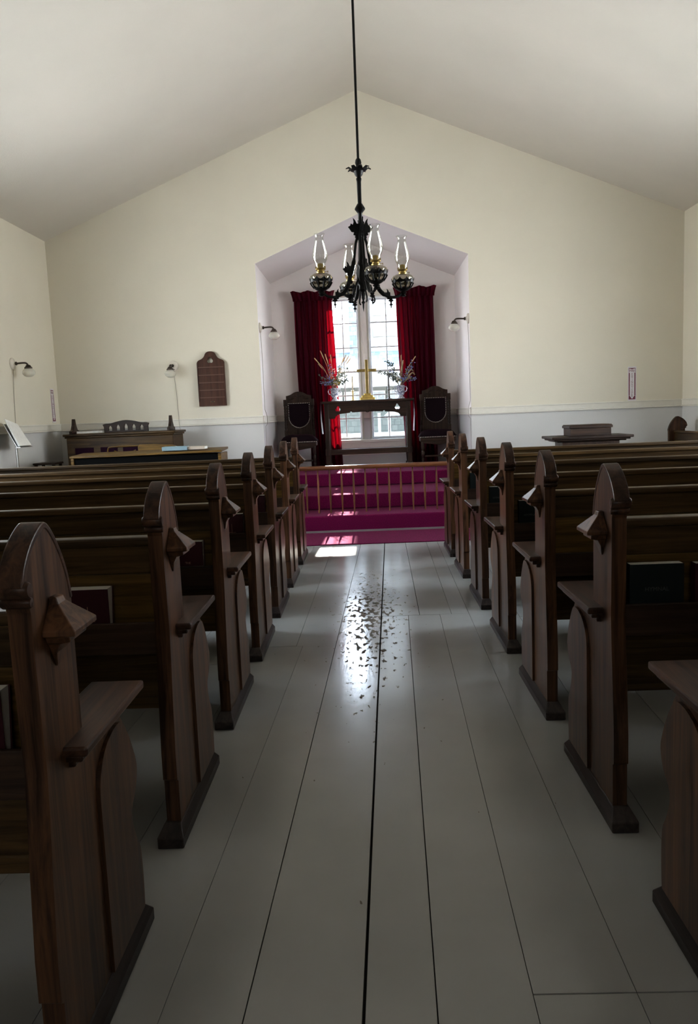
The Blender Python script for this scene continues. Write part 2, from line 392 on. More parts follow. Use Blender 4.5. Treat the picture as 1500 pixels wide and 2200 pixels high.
def trefoil(cx, cz, r, n=10):
    """three-lobed outline"""
    pts = []
    for i in range(36):
        a = 2 * PI * i / 36 + PI / 2
        rr = r * (.72 + .38 * abs(math.cos(1.5 * (a - PI / 2))))
        pts.append((cx + rr * math.cos(a), cz + rr * math.sin(a)))
    return pts

# ---------------------------------------------------------------- room dimensions
XL, XR, YW, YB, YN = -4.22, 4.265, 10.75, 12.4, -3.2
HW, RX, RZ = 3.818, .022, 5.528
AL, AR, AH, AC, APX = -1.414, 1.427, 3.405, .006, 3.989
PZ = .555
T = .12
# floor: wide painted boards with open joints
fl = MB()
SL = .034
JN = [(-1.55, None), (-1.22, None), (-.87, None), (-.578, -.412), (-.385, None), (-.106, .0465), (.055, .226), (.285, .438), (.545, .634), (.80, .95), (1.1, None)]  # x at y=0 and y=5
JN = [(a, a + 5 * SL if b is None else b) for a, b in JN]
JF = {3: (-.456, -.398), 6: (.307, .358), 7: (.52, .575)}    # the lines that jog at a joint: x at y=5.1 and y=8.1
def ln(i, y):
    return JN[i][0] + (JN[i][1] - JN[i][0]) * y / 5.
def lf(i, y):
    if i not in JF: return ln(i, y)
    return JF[i][0] + (JF[i][1] - JF[i][0]) * (y - 5.1) / 3.
joints = [4.9, 4.2, 4.505, 4.505, 5.16, 5.13, 5.13, 5.13, 5.3, 5.0]
rnd = random.Random(3)
def plank(x0n, x1n, y0, x0f, x1f, y1, g0=.0022, g1=.0022, dz=0):
    fl.hexa([(x0n + g0, y0 + .002, -.03), (x1n - g1, y0 + .002, -.03), (x1f - g1, y1 - .002, -.03), (x0f + g0, y1 - .002, -.03),
             (x0n + g0, y0 + .002, dz), (x1n - g1, y0 + .002, dz), (x1f - g1, y1 - .002, dz), (x0f + g0, y1 - .002, dz)])
for i in range(10):
    J = joints[i]; gl = {5: .004, 6: .0016, 4: .0015}.get(i, .0009); gr = {4: .004, 5: .0016, 3: .0015}.get(i, .0009)
    yA = 1.67 if i in (7, 8) else None
    segs = [(YN, yA), (yA, J)] if yA else [(YN, J)]
    for (a, b) in segs:
        plank(ln(i, a), ln(i + 1, a), a, ln(i, b), ln(i + 1, b), b, gl, gr, -rnd.random() * .0015)
    plank(lf(i, J), lf(i + 1, J), J, lf(i, YW), lf(i + 1, YW), YW, gl, gr, -rnd.random() * .0015)
def strip(a, b):
    """outer boards, clipped to the side walls"""
    q = [(a + SL * YN, YN), (b + SL * YN, YN), (b + SL * YW, YW), (a + SL * YW, YW)]
    cl = lambda x: max(XL + .001, min(XR - .001, x))
    g = .0009
    if cl(q[1][0]) - cl(q[0][0]) < .004 and cl(q[2][0]) - cl(q[3][0]) < .004: return
    plank(cl(q[0][0]), max(cl(q[1][0]), cl(q[0][0]) + .003), YN, cl(q[3][0]), max(cl(q[2][0]), cl(q[3][0]) + .003), YW, g, g)
x = 1.1
while x < XR + .3: strip(x, x + .27); x += .27
x = -1.55
while x > XL - .5: strip(x - .27, x); x -= .27
fl.cur = 1
fl.box(XL, XR, YN, YW, -.08, -.031)
struct(fl.build('floor', [M['floor'], M['sub']]))

# walls
w = MB(); w.prism([(XL, -.08), (AL, -.08), (AL, AH), (AC, APX), (AR, AH), (AR, -.08), (XR, -.08), (XR, HW), (RX, RZ), (XL, HW)], YW, YW + T, 'y')
struct(w.build('wall_front', M['plaster']))
w = MB(); w.prism([(XL, -.08), (XR, -.08), (XR, HW), (RX, RZ), (XL, HW)], YN - T, YN, 'y')
struct(w.build('wall_rear', M['plaster']))
WY = [(4.6, 5.8), (7.0, 8.2)]     # side windows (outside the view)
WZ = (1.05, 2.80)
holes = [[(a, WZ[0]), (b, WZ[0]), (b, WZ[1]), (a, WZ[1])] for a, b in WY]
w = MB(); w.prism([(YN, -.08), (YW + T, -.08), (YW + T, HW + .05), (YN, HW + .05)], XL - T, XL, 'x', holes); struct(w.build('wall_left', M['plaster']))
w = MB(); w.prism([(YN, -.08), (YW + T, -.08), (YW + T, HW + .05), (YN, HW + .05)], XR, XR + T, 'x', holes); struct(w.build('wall_right', M['plaster']))
w = MB(); w.prism([(XL - T, HW - .05), (RX, RZ), (XR + T, HW - .05), (XR + T, HW + .1), (RX, RZ + .15), (XL - T, HW + .1)], YN - T, YW + T, 'y')
struct(w.build('ceiling', M['ceil']))
# apse
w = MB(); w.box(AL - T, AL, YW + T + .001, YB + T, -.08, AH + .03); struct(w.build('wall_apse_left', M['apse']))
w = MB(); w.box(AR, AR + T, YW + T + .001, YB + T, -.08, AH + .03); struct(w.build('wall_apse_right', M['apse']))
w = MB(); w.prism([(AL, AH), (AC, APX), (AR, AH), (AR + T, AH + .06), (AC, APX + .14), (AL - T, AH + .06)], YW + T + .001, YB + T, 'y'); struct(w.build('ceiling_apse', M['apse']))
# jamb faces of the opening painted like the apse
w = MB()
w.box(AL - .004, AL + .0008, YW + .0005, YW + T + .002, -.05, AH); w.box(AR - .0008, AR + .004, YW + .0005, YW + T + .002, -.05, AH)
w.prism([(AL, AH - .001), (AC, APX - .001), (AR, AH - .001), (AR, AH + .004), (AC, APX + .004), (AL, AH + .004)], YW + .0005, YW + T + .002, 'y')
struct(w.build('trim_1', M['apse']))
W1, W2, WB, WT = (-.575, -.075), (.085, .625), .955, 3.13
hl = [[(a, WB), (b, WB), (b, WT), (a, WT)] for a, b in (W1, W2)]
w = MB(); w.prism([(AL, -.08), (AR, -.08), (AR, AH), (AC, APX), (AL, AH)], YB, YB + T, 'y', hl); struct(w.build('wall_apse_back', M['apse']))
# chair rail
n = [1]
def crail(p, q, nx, ny):
    n[0] += 1
    w = MB()
    dx, dy = nx, ny
    def slab(t, z0, z1):
        x0, x1 = sorted((p[0], q[0])); y0, y1 = sorted((p[1], q[1]))
        if dx: x0, x1 = sorted((p[0], p[0] + dx * t))
        if dy: y0, y1 = sorted((p[1], p[1] + dy * t))
        w.box(x0, x1, y0, y1, z0, z1)
    slab(.014, 1.305, 1.375); slab(.028, 1.285, 1.305); slab(.022, 1.366, 1.385)
    struct(w.build('trim_%d' % n[0], M['trim'], bevel=.004))
crail((XL, YW), (AL, YW), 0, -1); crail((AR, YW), (XR, YW), 0, -1)
crail((AL, YW), (AL, YB), 1, 0); crail((AR, YW), (AR, YB), -1, 0)
crail((AL, YB), (-1.1, YB), 0, -1); crail((1.1, YB), (AR, YB), 0, -1)
crail((XL, 8.6), (XL, YW), 1, 0); crail((XR, 8.6), (XR, YW), -1, 0)
# baseboard
w = MB(); w.box(XL, AL, YW - .02, YW, 0, .18); struct(w.build('baseboard_left', M['trim'], bevel=.004))
w = MB(); w.box(AR, XR, YW - .02, YW, 0, .18); struct(w.build('baseboard_right', M['trim'], bevel=.004))
# side windows: frames and glass
def side_window(i, xw, s, a, b):
    w = MB(); t = .05
    x0, x1 = xw - s * .02, xw + s * .09
    w.box(x0, x1, a, a + t, *WZ); w.box(x0, x1, b - t, b, *WZ); w.box(x0, x1, a + t, b - t, WZ[0], WZ[0] + t); w.box(x0, x1, a + t, b - t, WZ[1] - t, WZ[1])
    o = struct(w.build('window_%d' % i, M['white'], bevel=.004))
    m = MB(); zm = (WZ[0] + WZ[1]) / 2
    m.box(xw + s * .03, xw + s * .06, a + t, b - t, zm - .02, zm + .02); m.box(xw + s * .035, xw + s * .055, (a + b) / 2 - .012, (a + b) / 2 + .012, WZ[0] + t, WZ[1] - t)
    m.build('muntin', M['white'], o)
    g = MB(); g.box(xw + s * .044, xw + s * .047, a + t, b - t, WZ[0] + t, WZ[1] - t); g.build('pane', M['glass_pane'], o)
wi = 3
for (a, b) in WY:
    side_window(wi, XL, -1, a, b); side_window(wi + 1, XR, 1, a, b); wi += 2
# chancel window: two tall sashes and casings
def sash(i, a, b, vx):
    w = MB(); y0, y1 = YB + .045, YB + .085; t = .028
    w.box(a, a + t, y0, y1, WB, WT); w.box(b - t, b, y0, y1, WB, WT); w.box(a + t, b - t, y0, y1, WB, WB + .04); w.box(a + t, b - t, y0, y1, WT - .03, WT)
    o = struct(w.build('window_%d' % i, M['sash'], bevel=.003))
    m = MB()
    for z in (2.76, 2.385, 1.648, 1.29): m.box(a + t, b - t, y0 + .008, y1 - .008, z - .008, z + .008)
    m.box(vx - .008, vx + .008, y0 + .006, y1 - .006, WB + .04, WT - .03)
    m.build('muntin', M['sash'], o)
    m = MB(); m.box(a + t, b - t, y0 - .01, y1 + .01, 2.00, 2.032); m.build('meeting_rail', M['sash'], o, bevel=.003)
    g = MB(); g.box(a + t, b - t, y0 + .018, y0 + .021, WB + .04, WT - .03); g.build('pane', M['glass_pane'], o)
sash(1, W1[0], W1[1], -.32); sash(2, W2[0], W2[1], .357)
w = MB()
w.box(W1[0] - .10, W1[0], YB - .022, YB, WB - .03, WT); w.box(W2[1], W2[1] + .10, YB - .022, YB, WB - .03, WT)
w.box(W1[0] - .12, W2[1] + .12, YB - .03, YB, WT, WT + .09); w.box(W1[0] - .14, W2[1] + .14, YB - .045, YB, WT + .09, WT + .115)
for c, s in ((W1[1], 1), (W2[0], -1)):
    for k in range(3): w.box(c + s * (.012 * k), c + s * (.012 * k + .008), YB - .012 - .006 * (k % 2), YB, WB, WT)
struct(w.build('trim_20', M['trim'], bevel=.003))
w = MB(); w.box(W1[0] - .12, W2[1] + .12, YB - .05, YB + .06, WB - .045, WB); w.box(W1[0] - .1, W2[1] + .1, YB - .016, YB, WB - .13, WB - .045)
w.box(-.75, .80, YB - .012, YB, PZ + .16, PZ + .185)
struct(w.build('trim_21', M['trim'], bevel=.004))

# steps and platform (carpeted), part of the building
def step(name, y0, y1, z0, z1, x0, x1):
    w = MB(); w.box(x0, x1, y0, y1, z0, z1); return struct(w.build(name, M['carpet'], bevel=.018, seg=3))
step('floor_step', 8.95, YW + .3, 0.0, .20, -1.75, 1.75)
step('floor_step_upper', 9.58, YW + .3, .2005, .377, -1.65, 1.65)
step('floor_platform', 10.72, YB, .378, PZ, AL + .001, AR - .001)
w = MB(); w.box(-1.75, 1.75, 8.935, 8.949, 0, .03); struct(w.build('trim_22', M['kick']))
w = MB(); w.box(-1.9, 1.9, 8.09, 8.934, 0.0005, .009)
tag(w.build('carpet_runner', M['carpet'], bevel=.003), 'flat strip of magenta red carpet on the floor in front of the steps', 'carpet')

# ---------------------------------------------------------------- pews
ARCH = [(.045, 1.052), (.053, 1.078), (.074, 1.107), (.105, 1.134), (.140, 1.153), (.160, 1.158), (.178, 1.150), (.204, 1.124), (.234, 1.082), (.257, 1.035), (.270, .985)]
def post_outline():
    near = [(.055, .05), (.055, .203), (.044, .212), (.044, .30), (.058, .48), (.070, .60), (.075, .68), (.072, .78), (.068, .90), (.068, 1.0), (.056, 1.035)]
    far = [(.2695, .95), (.268, .90), (.268, .665)]
    front = [(.50, .665), (.505, .63)] + spline([(.53, .60), (.545, .55), (.582, .49), (.592, .45), (.572, .40), (.53, .365), (.528, .33), (.548, .285), (.576, .235), (.580, .146), (.575, .05)], 4)
    return near + ARCH + far + front
def make_pew(s, L, label, far_post=True):
    root = thing('pew', label, 'pew')
    def fin(mb, name, mat, parent=root, smooth=False, bevel=.004):
        if s < 0: mb.mirx()
        return mb.build(name, mat, parent, smooth=smooth, bevel=bevel)
    e = MB(); e.prism(post_outline(), .018, .064, 'x'); pnl = fin(e, 'end_panel', M['oak_z'])
    # raised bracket board on the front of the end panel
    br = [(.315, .07), (.315, .50)] + arc(.43, .50, .115, 180, 100, 6) + spline([(.43, .618), (.49, .615), (.535, .565), (.575, .49), (.584, .45), (.565, .405), (.524, .368), (.522, .33), (.54, .285), (.568, .235), (.572, .146), (.567, .07)], 4)
    e = MB(); e.prism(br, .008, .0178, 'x'); fin(e, 'front_bracket', M['oak_z'], bevel=.005)
    # moulded cap over the pointed arch, rolled at its ends
    c = MB(); A = spline(ARCH, 4); inner = []
    for i, p in enumerate(A):
        a, b = A[max(i - 1, 0)], A[min(i + 1, len(A) - 1)]
        t = Vector((b[0] - a[0], b[1] - a[1])).normalized(); inner.append((p[0] + t.y * .009, p[1] - t.x * .009))
    outer = []
    for i, p in enumerate(A):
        a, b = A[max(i - 1, 0)], A[min(i + 1, len(A) - 1)]
        t = Vector((b[0] - a[0], b[1] - a[1])).normalized(); outer.append((p[0] - t.y * .006, p[1] + t.x * .006))
    c.prism(outer + inner[::-1], .0165, .0655, 'x'); cap = fin(c, 'arch_cap', M['oak_y'], bevel=.005)
    k = MB(); k.lathe([(.0, -.001), (.013, 0), (.017, .005), (.017, .057), (.013, .062), (0, .063)], (.010, .056, 1.048), 14, 'x')
    k.lathe([(.0, -.001), (.009, 0), (.011, .004), (.011, .054), (.009, .058), (0, .059)], (.012, .064, 1.022), 12, 'x')
    fin(k, 'scroll', M['oak_y'], cap, True, 0)
    # pyramid corbel on the aisle face
    k = MB()
    def ring(u, y0, y1, z): return [(u, y0, z), (.018, y0, z), (.018, y1, z), (u, y1, z)]
    def loft(rs):
        vs = [q for r in rs for q in r]; fs = []
        for j in range(len(rs) - 1):
            for i in range(4): fs.append([4 * j + i, 4 * j + (i + 1) % 4, 4 * j + 4 + (i + 1) % 4, 4 * j + 4 + i])
        fs.append([3, 2, 1, 0]); fs.append([4 * len(rs) - 4 + i for i in range(4)]); k.add(vs, fs)
    loft([ring(.014, .160, .180, .868), ring(.006, .142, .198, .900), ring(-.006, .132, .208, .920), ring(-.03, .125, .215, .926), ring(-.03, .12, .22, .938), ring(-.047, .107, .233, .942), ring(-.047, .107, .233, .953), ring(-.002, .150, .190, .998), ring(.002, .152, .188, 1.010), ring(.010, .16, .18, 1.012)])
    fin(k, 'corbel', M['oak_z'], bevel=.002)
    # armrest
    a = MB(); a.box(-.032, .105, .155, .572, .672, .694); arm = fin(a, 'armrest', M['oak_y'], bevel=.006)
    a = MB(); a.box(-.016, .095, .168, .556, .656, .6715); a.box(.004, .08, .18, .54, .640, .6555); fin(a, 'moulding', M['oak_y'], arm, bevel=.004)
    # base plinth
    p = MB()
    p.add([(0, 0, 0), (.085, 0, 0), (.085, .615, 0), (0, .615, 0), (0, 0, .034), (.085, 0, .034), (.085, .615, .034), (0, .615, .034), (.016, .045, .066), (.068, .045, .066), (.068, .585, .066), (.016, .585, .066)],
          [(0, 3, 2, 1), (0, 1, 5, 4), (1, 2, 6, 5), (2, 3, 7, 6), (3, 0, 4, 7), (4, 5, 9, 8), (5, 6, 10, 9), (6, 7, 11, 10), (7, 4, 8, 11), (8, 9, 10, 11)])
    fin(p, 'base_plinth', M['plinth'], bevel=.004)
    if far_post:
        e = MB(); e.prism(post_outline(), L - .046, L, 'x'); fin(e, 'end_panel', M['oak_z'])
    u0, u1 = .0642, L - .0465
    # back: leaning boards
    def lean(z): return .172 + (1.0 - z) * .055
    def board(z0, z1, y0=0., y1=.022):
        b = MB(); b.hexa([(u0, lean(z0) + y0, z0), (u1, lean(z0) + y0, z0), (u1, lean(z0) + y1, z0), (u0, lean(z0) + y1, z0), (u0, lean(z1) + y0, z1), (u1, lean(z1) + y0, z1), (u1, lean(z1) + y1, z1), (u0, lean(z1) + y1, z1)]); return b
    fin(board(.39, .612), 'back_board', M['oak_x'], bevel=.003)
    fin(board(.614, .862), 'back_board', M['oak_light'], bevel=.003)
    fin(board(.864, .955, -.006), 'back_board', M['oak_x'], bevel=.003)
    b = MB(); b.box(u0, u1, .150, .215, .956, .985); fin(b, 'top_rail', M['oak_x'], bevel=.008)
    r = MB(); r.box(u0, u1, .098, .113, .612, .716); r.box(u0, u1, .1135, .190, .612, .624); fin(r, 'book_rack', M['walnut_x'], bevel=.003)
    st = MB(); st.hexa([(u0, .20, .415), (u1, .20, .415), (u1, .60, .43), (u0, .60, .43), (u0, .20, .437), (u1, .20, .437), (u1, .60, .452), (u0, .60, .452)])
    st.box(u0, u1, .54, .56, .33, .4145); fin(st, 'seat', M['oak_x'], bevel=.006)
    for q in (L * .36, L * .68):
        g = MB(); g.box(q - .02, q + .02, .20, .555, 0, .414); fin(g, 'seat_support', M['oak_z'], bevel=.003)
    return root
YLr = [1.366, 2.327, 3.273, 4.227, 5.167, 6.103, 7.068]; YRr = [1.389, 2.349, 3.269, 4.219, 5.202, 6.221, 7.177]
ORD = ['seventh', 'sixth', 'fifth', 'fourth', 'third', 'second', 'first']
XPL, XPR = -.632, .729
pl = make_pew(-1, 3.30, ''); pr = make_pew(1, 3.25, '')
for i in range(7):
    a = pl if i == 0 else copy_tree(pl); b = pr if i == 0 else copy_tree(pr)
    a.location = (XPL, YLr[i], 0); b.location = (XPR, YRr[i], 0)
    a['label'] = 'dark oak pew, organ side of the aisle, %s row back from the steps' % ORD[i]
    b['label'] = 'dark oak pew, lectern side of the aisle, %s row back from the steps' % ORD[i]
    a['group'] = 'pews on the organ side'; b['group'] = 'pews on the lectern side'
cp = make_pew(-1, 2.3, 'dark pew set sideways along the wall beyond the lectern, facing the middle', False)
cp.location = (4.135, 10.22, 0); cp.rotation_euler = (0, 0, PI / 2)

# ---------------------------------------------------------------- books in the racks
def book(label, x, y, z, w, h, t, cover, lean=0., fan=.02, page_top=.0, spine=-1, deco=None, rz=0., cat='book'):
    """standing book, cover toward -y; fore edge on the side opposite the spine"""
    r = thing('book', label, cat, (x, y, z), rz)
    r.rotation_euler = (lean, 0, rz)
    cx = w / 2
    s = spine
    c = MB()
    c.box(-cx, cx, 0, .003, 0, h)                          # front board
    c.hexa([(-cx, t, 0), (cx, t, 0), (cx, t + .003, 0), (-cx, t + .003, 0), (-cx, t + fan, h), (cx, t + fan, h), (cx, t + .003 + fan, h), (-cx, t + .003 + fan, h)])
    xs = s * cx
    c.hexa([(min(xs, xs - s * .003), 0.003, 0), (max(xs, xs - s * .003), 0.003, 0), (max(xs, xs - s * .003), t, 0), (min(xs, xs - s * .003), t, 0),
            (min(xs, xs - s * .003), .003, h), (max(xs, xs - s * .003), .003, h), (max(xs, xs - s * .003), t + fan, h), (min(xs, xs - s * .003), t + fan, h)])
    c.build('cover', cover, r, bevel=.001)
    p = MB(); e = .003
    xa, xb = (-cx + .004, cx - e) if s < 0 else (-cx + e, cx - .004)
    p.hexa([(xa, .0033, .004), (xb, .0033, .004), (xb, t - .0003, .004), (xa, t - .0003, .004), (xa, .0033, h + page_top), (xb, .0033, h + page_top), (xb, t + fan - .0003, h + page_top), (xa, t + fan - .0003, h + page_top)])
    p.build('pages', M['paper'], r)
    if deco == 'cross':
        d = MB(); d.box(-.001, .001, -.0012, -.0002, .03, h * .72); d.box(-.022, .022, -.0012, -.0002, h * .47, h * .47 + .002); d.build('cross_stamp', M['gold'], r)
    elif deco == 'bible':
        text('THE', .013, M['gold'], r, (0, -.0008, h * .52), (PI / 2, 0, 0), ext=.0004)
        text('HOLY BIBLE', .015, M['gold'], r, (0, -.0008, h * .40), (PI / 2, 0, 0), ext=.0004)
    elif deco == 'hymnal':
        text('HYMNAL', .019, M['dullstamp'], r, (0, -.0008, h * .62), (PI / 2, 0, 0), ext=.0004)
    return r
ZB = .6245
def lbook(i, u, *a, **k): return book(a[0], XPL - u, YLr[i] + .122, ZB, *a[1:], **k)
def rbook(i, u, *a, **k): return book(a[0], XPR + u, YRr[i] + .122, ZB, *a[1:], **k)
lbook(0, .185, 'pale edged maroon book in the rack of the seventh organ side pew from the steps', .13, .205, .022, M['maroon'], fan=.022)
lbook(1, .292, 'maroon book with thin cross, white page edges, in the sixth organ side pew rack', .14, .20, .020, M['maroon'], fan=.034, deco='cross')
lbook(2, .182, 'maroon bible with stamped title in the fifth organ side pew rack', .135, .197, .020, M['maroon'], fan=.026, deco='bible')
lbook(3, .150, 'maroon book with thin cross in the fourth organ side pew rack', .13, .197, .020, M['maroon'], fan=.026, deco='cross')
lbook(4, .148, 'maroon book showing pale page edges in the third organ side pew rack', .13, .205, .018, M['maroon'], fan=.024)
rbook(1, .178, 'dark green hymnal with worn corners in the sixth lectern side pew rack', .172, .215, .026, M['green'], fan=.012, deco='hymnal')
rbook(1, .365, 'maroon book beside the worn green hymnal in the sixth lectern side pew rack', .13, .212, .024, M['maroon'], fan=.012)
rbook(3, .165, 'dark green hymnal in the fourth lectern side pew rack', .13, .213, .024, M['green'], fan=.012, deco='hymnal')
rbook(4, .150, 'dark green hymnal in the third lectern side pew rack', .12, .20, .024, M['green'], fan=.010, deco='hymnal')
rbook(5, .150, 'dark green hymnal in the second lectern side pew rack', .12, .22, .024, M['green'], fan=.010)

# ---------------------------------------------------------------- communion rail
t = thing('communion_rail', 'low wooden communion rail with thin turned balusters standing on the first step', 'railing', (0, 9.22, .2))
r = MB(); prof = [(-.035, .0), (-.045, .012), (-.045, .028), (-.028, .045), (0, .05), (.028, .045), (.045, .028), (.045, .012), (.035, 0)]
r.prism([(a, .515 + b) for a, b in prof], -1.42, 1.47, 'x'); r.build('handrail', M['railwood'], t, smooth=True)
k = -1.304
bal = None
while k < 1.45:
    if bal is None:
        b = MB(); b.lathe([(.0095, 0), (.0095, .03), (.008, .05), (.0115, .16), (.0135, .24), (.012, .32), (.0085, .44), (.0075, .48), (.009, .516)], (0, 0, 0), 12)
        bal = b.build('baluster', M['balwood'], t, smooth=True); bal.location = (k, .02, 0)
    else:
        c = bal.copy(); COL.objects.link(c); c.location = (k, .02, 0)
    k += .1402

# ---------------------------------------------------------------- altar table
t = thing('altar_table', 'dark carved altar table with trefoil cut-outs and a low stretcher', 'table', (.018, 0, PZ))
y0, y1 = 11.72, 12.12
w = MB(); w.box(-.69, .69, y0 - .03, y1 + .03, .972, 1.003); w.build('tabletop', M['walnut_x'], t, bevel=.006)
def leg(x0, x1, ya, yb):
    w = MB(); w.box(x0, x1, ya, yb, .06, .971); w.box(x0 - .012, x1 + .012, ya - .012, yb + .012, 0, .06); w.box(x0 - .008, x1 + .008, ya - .008, yb + .008, .20, .29)
    w.build('leg', M['walnut_z'], t, bevel=.005)
for xa, xb in ((-.645, -.578), (.578, .645)):
    for ya, yb in ((y0 + .005, y0 + .06), (y1 - .06, y1 - .005)): leg(xa, xb, ya, yb)
def half(s):
    return [(s * .577, .745), (s * .50, .745)] + [(s * q[0], q[1]) for q in arc(.43, .745, .07, 0, 80, 5, .06)] + [(s * .42, .812), (s * .27, .826), (s * .262, .842), (s * .25, .846), (s * .238, .842), (s * .23, .828), (s * .10, .834)]
lh = half(-1); rh = half(1)
out = [(-.577, .971)] + lh + rh[::-1] + [(.577, .971)]
w = MB(); w.prism(out, y0 + .012, y0 + .034, 'y', [trefoil(-.445, .888, .042), trefoil(.452, .888, .042)]); ap = w.build('apron', M['walnut_x'], t, bevel=.002)
w = MB(); q = []
for i in range(40):
    a = 2 * PI * i / 40; rr = .062 * (.86 + .2 * abs(math.cos(2 * a))); q.append((rr * 1.15 * math.cos(a), .888 + rr * math.sin(a)))
q2 = [(x * .86, .888 + (z - .888) * .86) for x, z in q]
w.prism(q, y0 + .006, y0 + .0118, 'y', [q2]); w.box(-.008, .008, y0 + .005, y0 + .0118, .846, .93); w.box(-.046, .046, y0 + .006, y0 + .0118, .880, .896)
w.box(-.014, .014, y0 + .0055, y0 + .0118, .922, .932); w.box(-.014, .014, y0 + .0055, y0 + .0118, .844, .854); w.box(-.052, -.043, y0 + .0055, y0 + .0118, .874, .902); w.box(.043, .052, y0 + .0055, y0 + .0118, .874, .902)
w.build('carved_cross', M['walnut_z'], ap, bevel=.002)
w = MB(); w.prism(out, y1 - .034, y1 - .012, 'y', [trefoil(-.445, .888, .042), trefoil(.452, .888, .042)]); w.build('apron', M['walnut_x'], t, bevel=.002)
w = MB(); w.box(-.577, .577, y0 + .015, y0 + .045, .205, .285); w.build('stretcher', M['walnut_x'], t, bevel=.004)
for s in (-1, 1):
    w = MB(); a, b = sorted((s * .60, s * .625)); w.box(a, b, y0 + .061, y1 - .061, .84, .971); w.box(a, b, y0 + .061, y1 - .061, .21, .28); w.build('side_rail', M['walnut_z'], t, bevel=.003)
TZ = PZ + 1.0035
# linen runner
w = MB(); X0, X1 = .018 - .70, .018 + .70
P = [(X0 + .012, PZ + .52), (X0 - .002, PZ + .75), (X0 - .001, PZ + .99), (X0 + .006, TZ + .002), (X1 - .006, TZ + .002), (X1 + .001, PZ + .99), (X1 + .002, PZ + .75), (X1 - .012, PZ + .52)]
vs = []; fs = []; ny = 8
for i, (px, pz) in enumerate(P):
    for j in range(ny + 1):
        yy = 11.77 + .30 * j / ny
        d = .008 * math.sin(j * 1.9) * (abs(pz - TZ) * 2.0)
        vs.append((px + d * (-1 if px < 0 else 1), yy, pz))
for i in range(len(P) - 1):
    for j in range(ny): fs.append([i * (ny + 1) + j, i * (ny + 1) + j + 1, (i + 1) * (ny + 1) + j + 1, (i + 1) * (ny + 1) + j])
w.add(vs, fs); tag(w.build('altar_cloth', M['linen'], smooth=True), 'narrow white linen runner hanging over both ends of the altar table', 'tablecloth')
TZ += .004
# cross
t = thing('altar_cross', 'brass cross on a three-stepped base in the middle of the altar table', 'cross', (.027, 11.92, TZ))
w = MB(); w.box(-.112, .112, -.07, .07, 0, .036); w.box(-.086, .086, -.055, .055, .0365, .068); w.box(-.052, .052, -.04, .04, .0685, .096); w.build('base', M['brass'], t, bevel=.003)
w = MB(); w.box(-.021, .021, -.011, .011, .0965, .598); w.box(-.147, -.0212, -.010, .010, .418, .460); w.box(.0212, .147, -.010, .010, .418, .460); w.build('cross', M['oldbrass'], t, bevel=.002)
# candlesticks and candles
def candlestick(x, y, label, mat, hh, clabel, cm, ch):
    t = thing('candlestick', label, 'candlestick', (x, y, TZ), 0, 'altar candlesticks')
    w = MB(); w.lathe([(.042, 0), (.042, .006), (.02, .014), (.012, .025), (.016, .04), (.009, .055), (.009, hh - .05), (.014, hh - .04), (.009, hh - .03), (.012, hh - .012), (.03, hh - .006), (.03, hh - .003), (.012, hh)], seg=16); w.build('stem', mat, t, smooth=True)
    c = MB(); c.lathe([(.0105, hh + .001), (.0105, hh + ch), (.0, hh + ch + .003)], (x, y, TZ), 12)
    c.tube([(x, y, TZ + hh + ch), (x + .001, y, TZ + hh + ch + .012)], .0012, 5)
    tag(c.build('candle', cm, smooth=True), clabel, 'candle', 'altar candles')
M['wax'] = simple('ivory_wax', (.62, .53, .40), .5)
M['silhouette_wax'] = simple('wax_as_silhouette', (.10, .09, .09), .5)  # candle coloured dark to read as a silhouette against the window
candlestick(-.192, 11.9, 'small brass candlestick between the cross and the vase with tall straw stems', M['oldbrass'], .15, 'ivory candle in the small brass candlestick', M['wax'], .21)
candlestick(.352, 11.9, 'dark candlestick between the cross and the two-handled vase', M['bronze'], .14, 'slender candle coloured as a dark silhouette in the dark candlestick', M['silhouette_wax'], .24)  # candlestick also given a dark tone for its silhouette
# vases and dried flowers
def vase(x, y, label, s):
    t = thing('vase', label, 'vase', (x, y, TZ), 0, 'altar vases')
    w = MB(); prof = [(.058, 0), (.058, .012), (.05, .02), (.034, .038), (.03, .05), (.05, .066), (.058, .09), (.057, .13), (.060, .17), (.066, .195), (.062, .195), (.054, .165), (.05, .10), (.04, .075), (0, .07)]
    w.lathe([(a * s, b * s) for a, b in prof], seg=24); w.build('vase_body', M['china'], t, smooth=True)
    for sg in (-1, 1):
        h = MB(); h.tube([(sg * .058 * s, 0, .17 * s), (sg * .085 * s, 0, .175 * s), (sg * .096 * s, 0, .145 * s), (sg * .084 * s, 0, .11 * s), (sg * .057 * s, 0, .095 * s)], .007 * s, 8); h.build('handle', M['china'], t, smooth=True)
vase(-.467, 11.9, 'blue and white china vase holding tall straw stems, beside the ivory candle', 1.0)
vase(.53, 11.9, 'blue and white two-handled china vase beside the dark candle', 1.0)
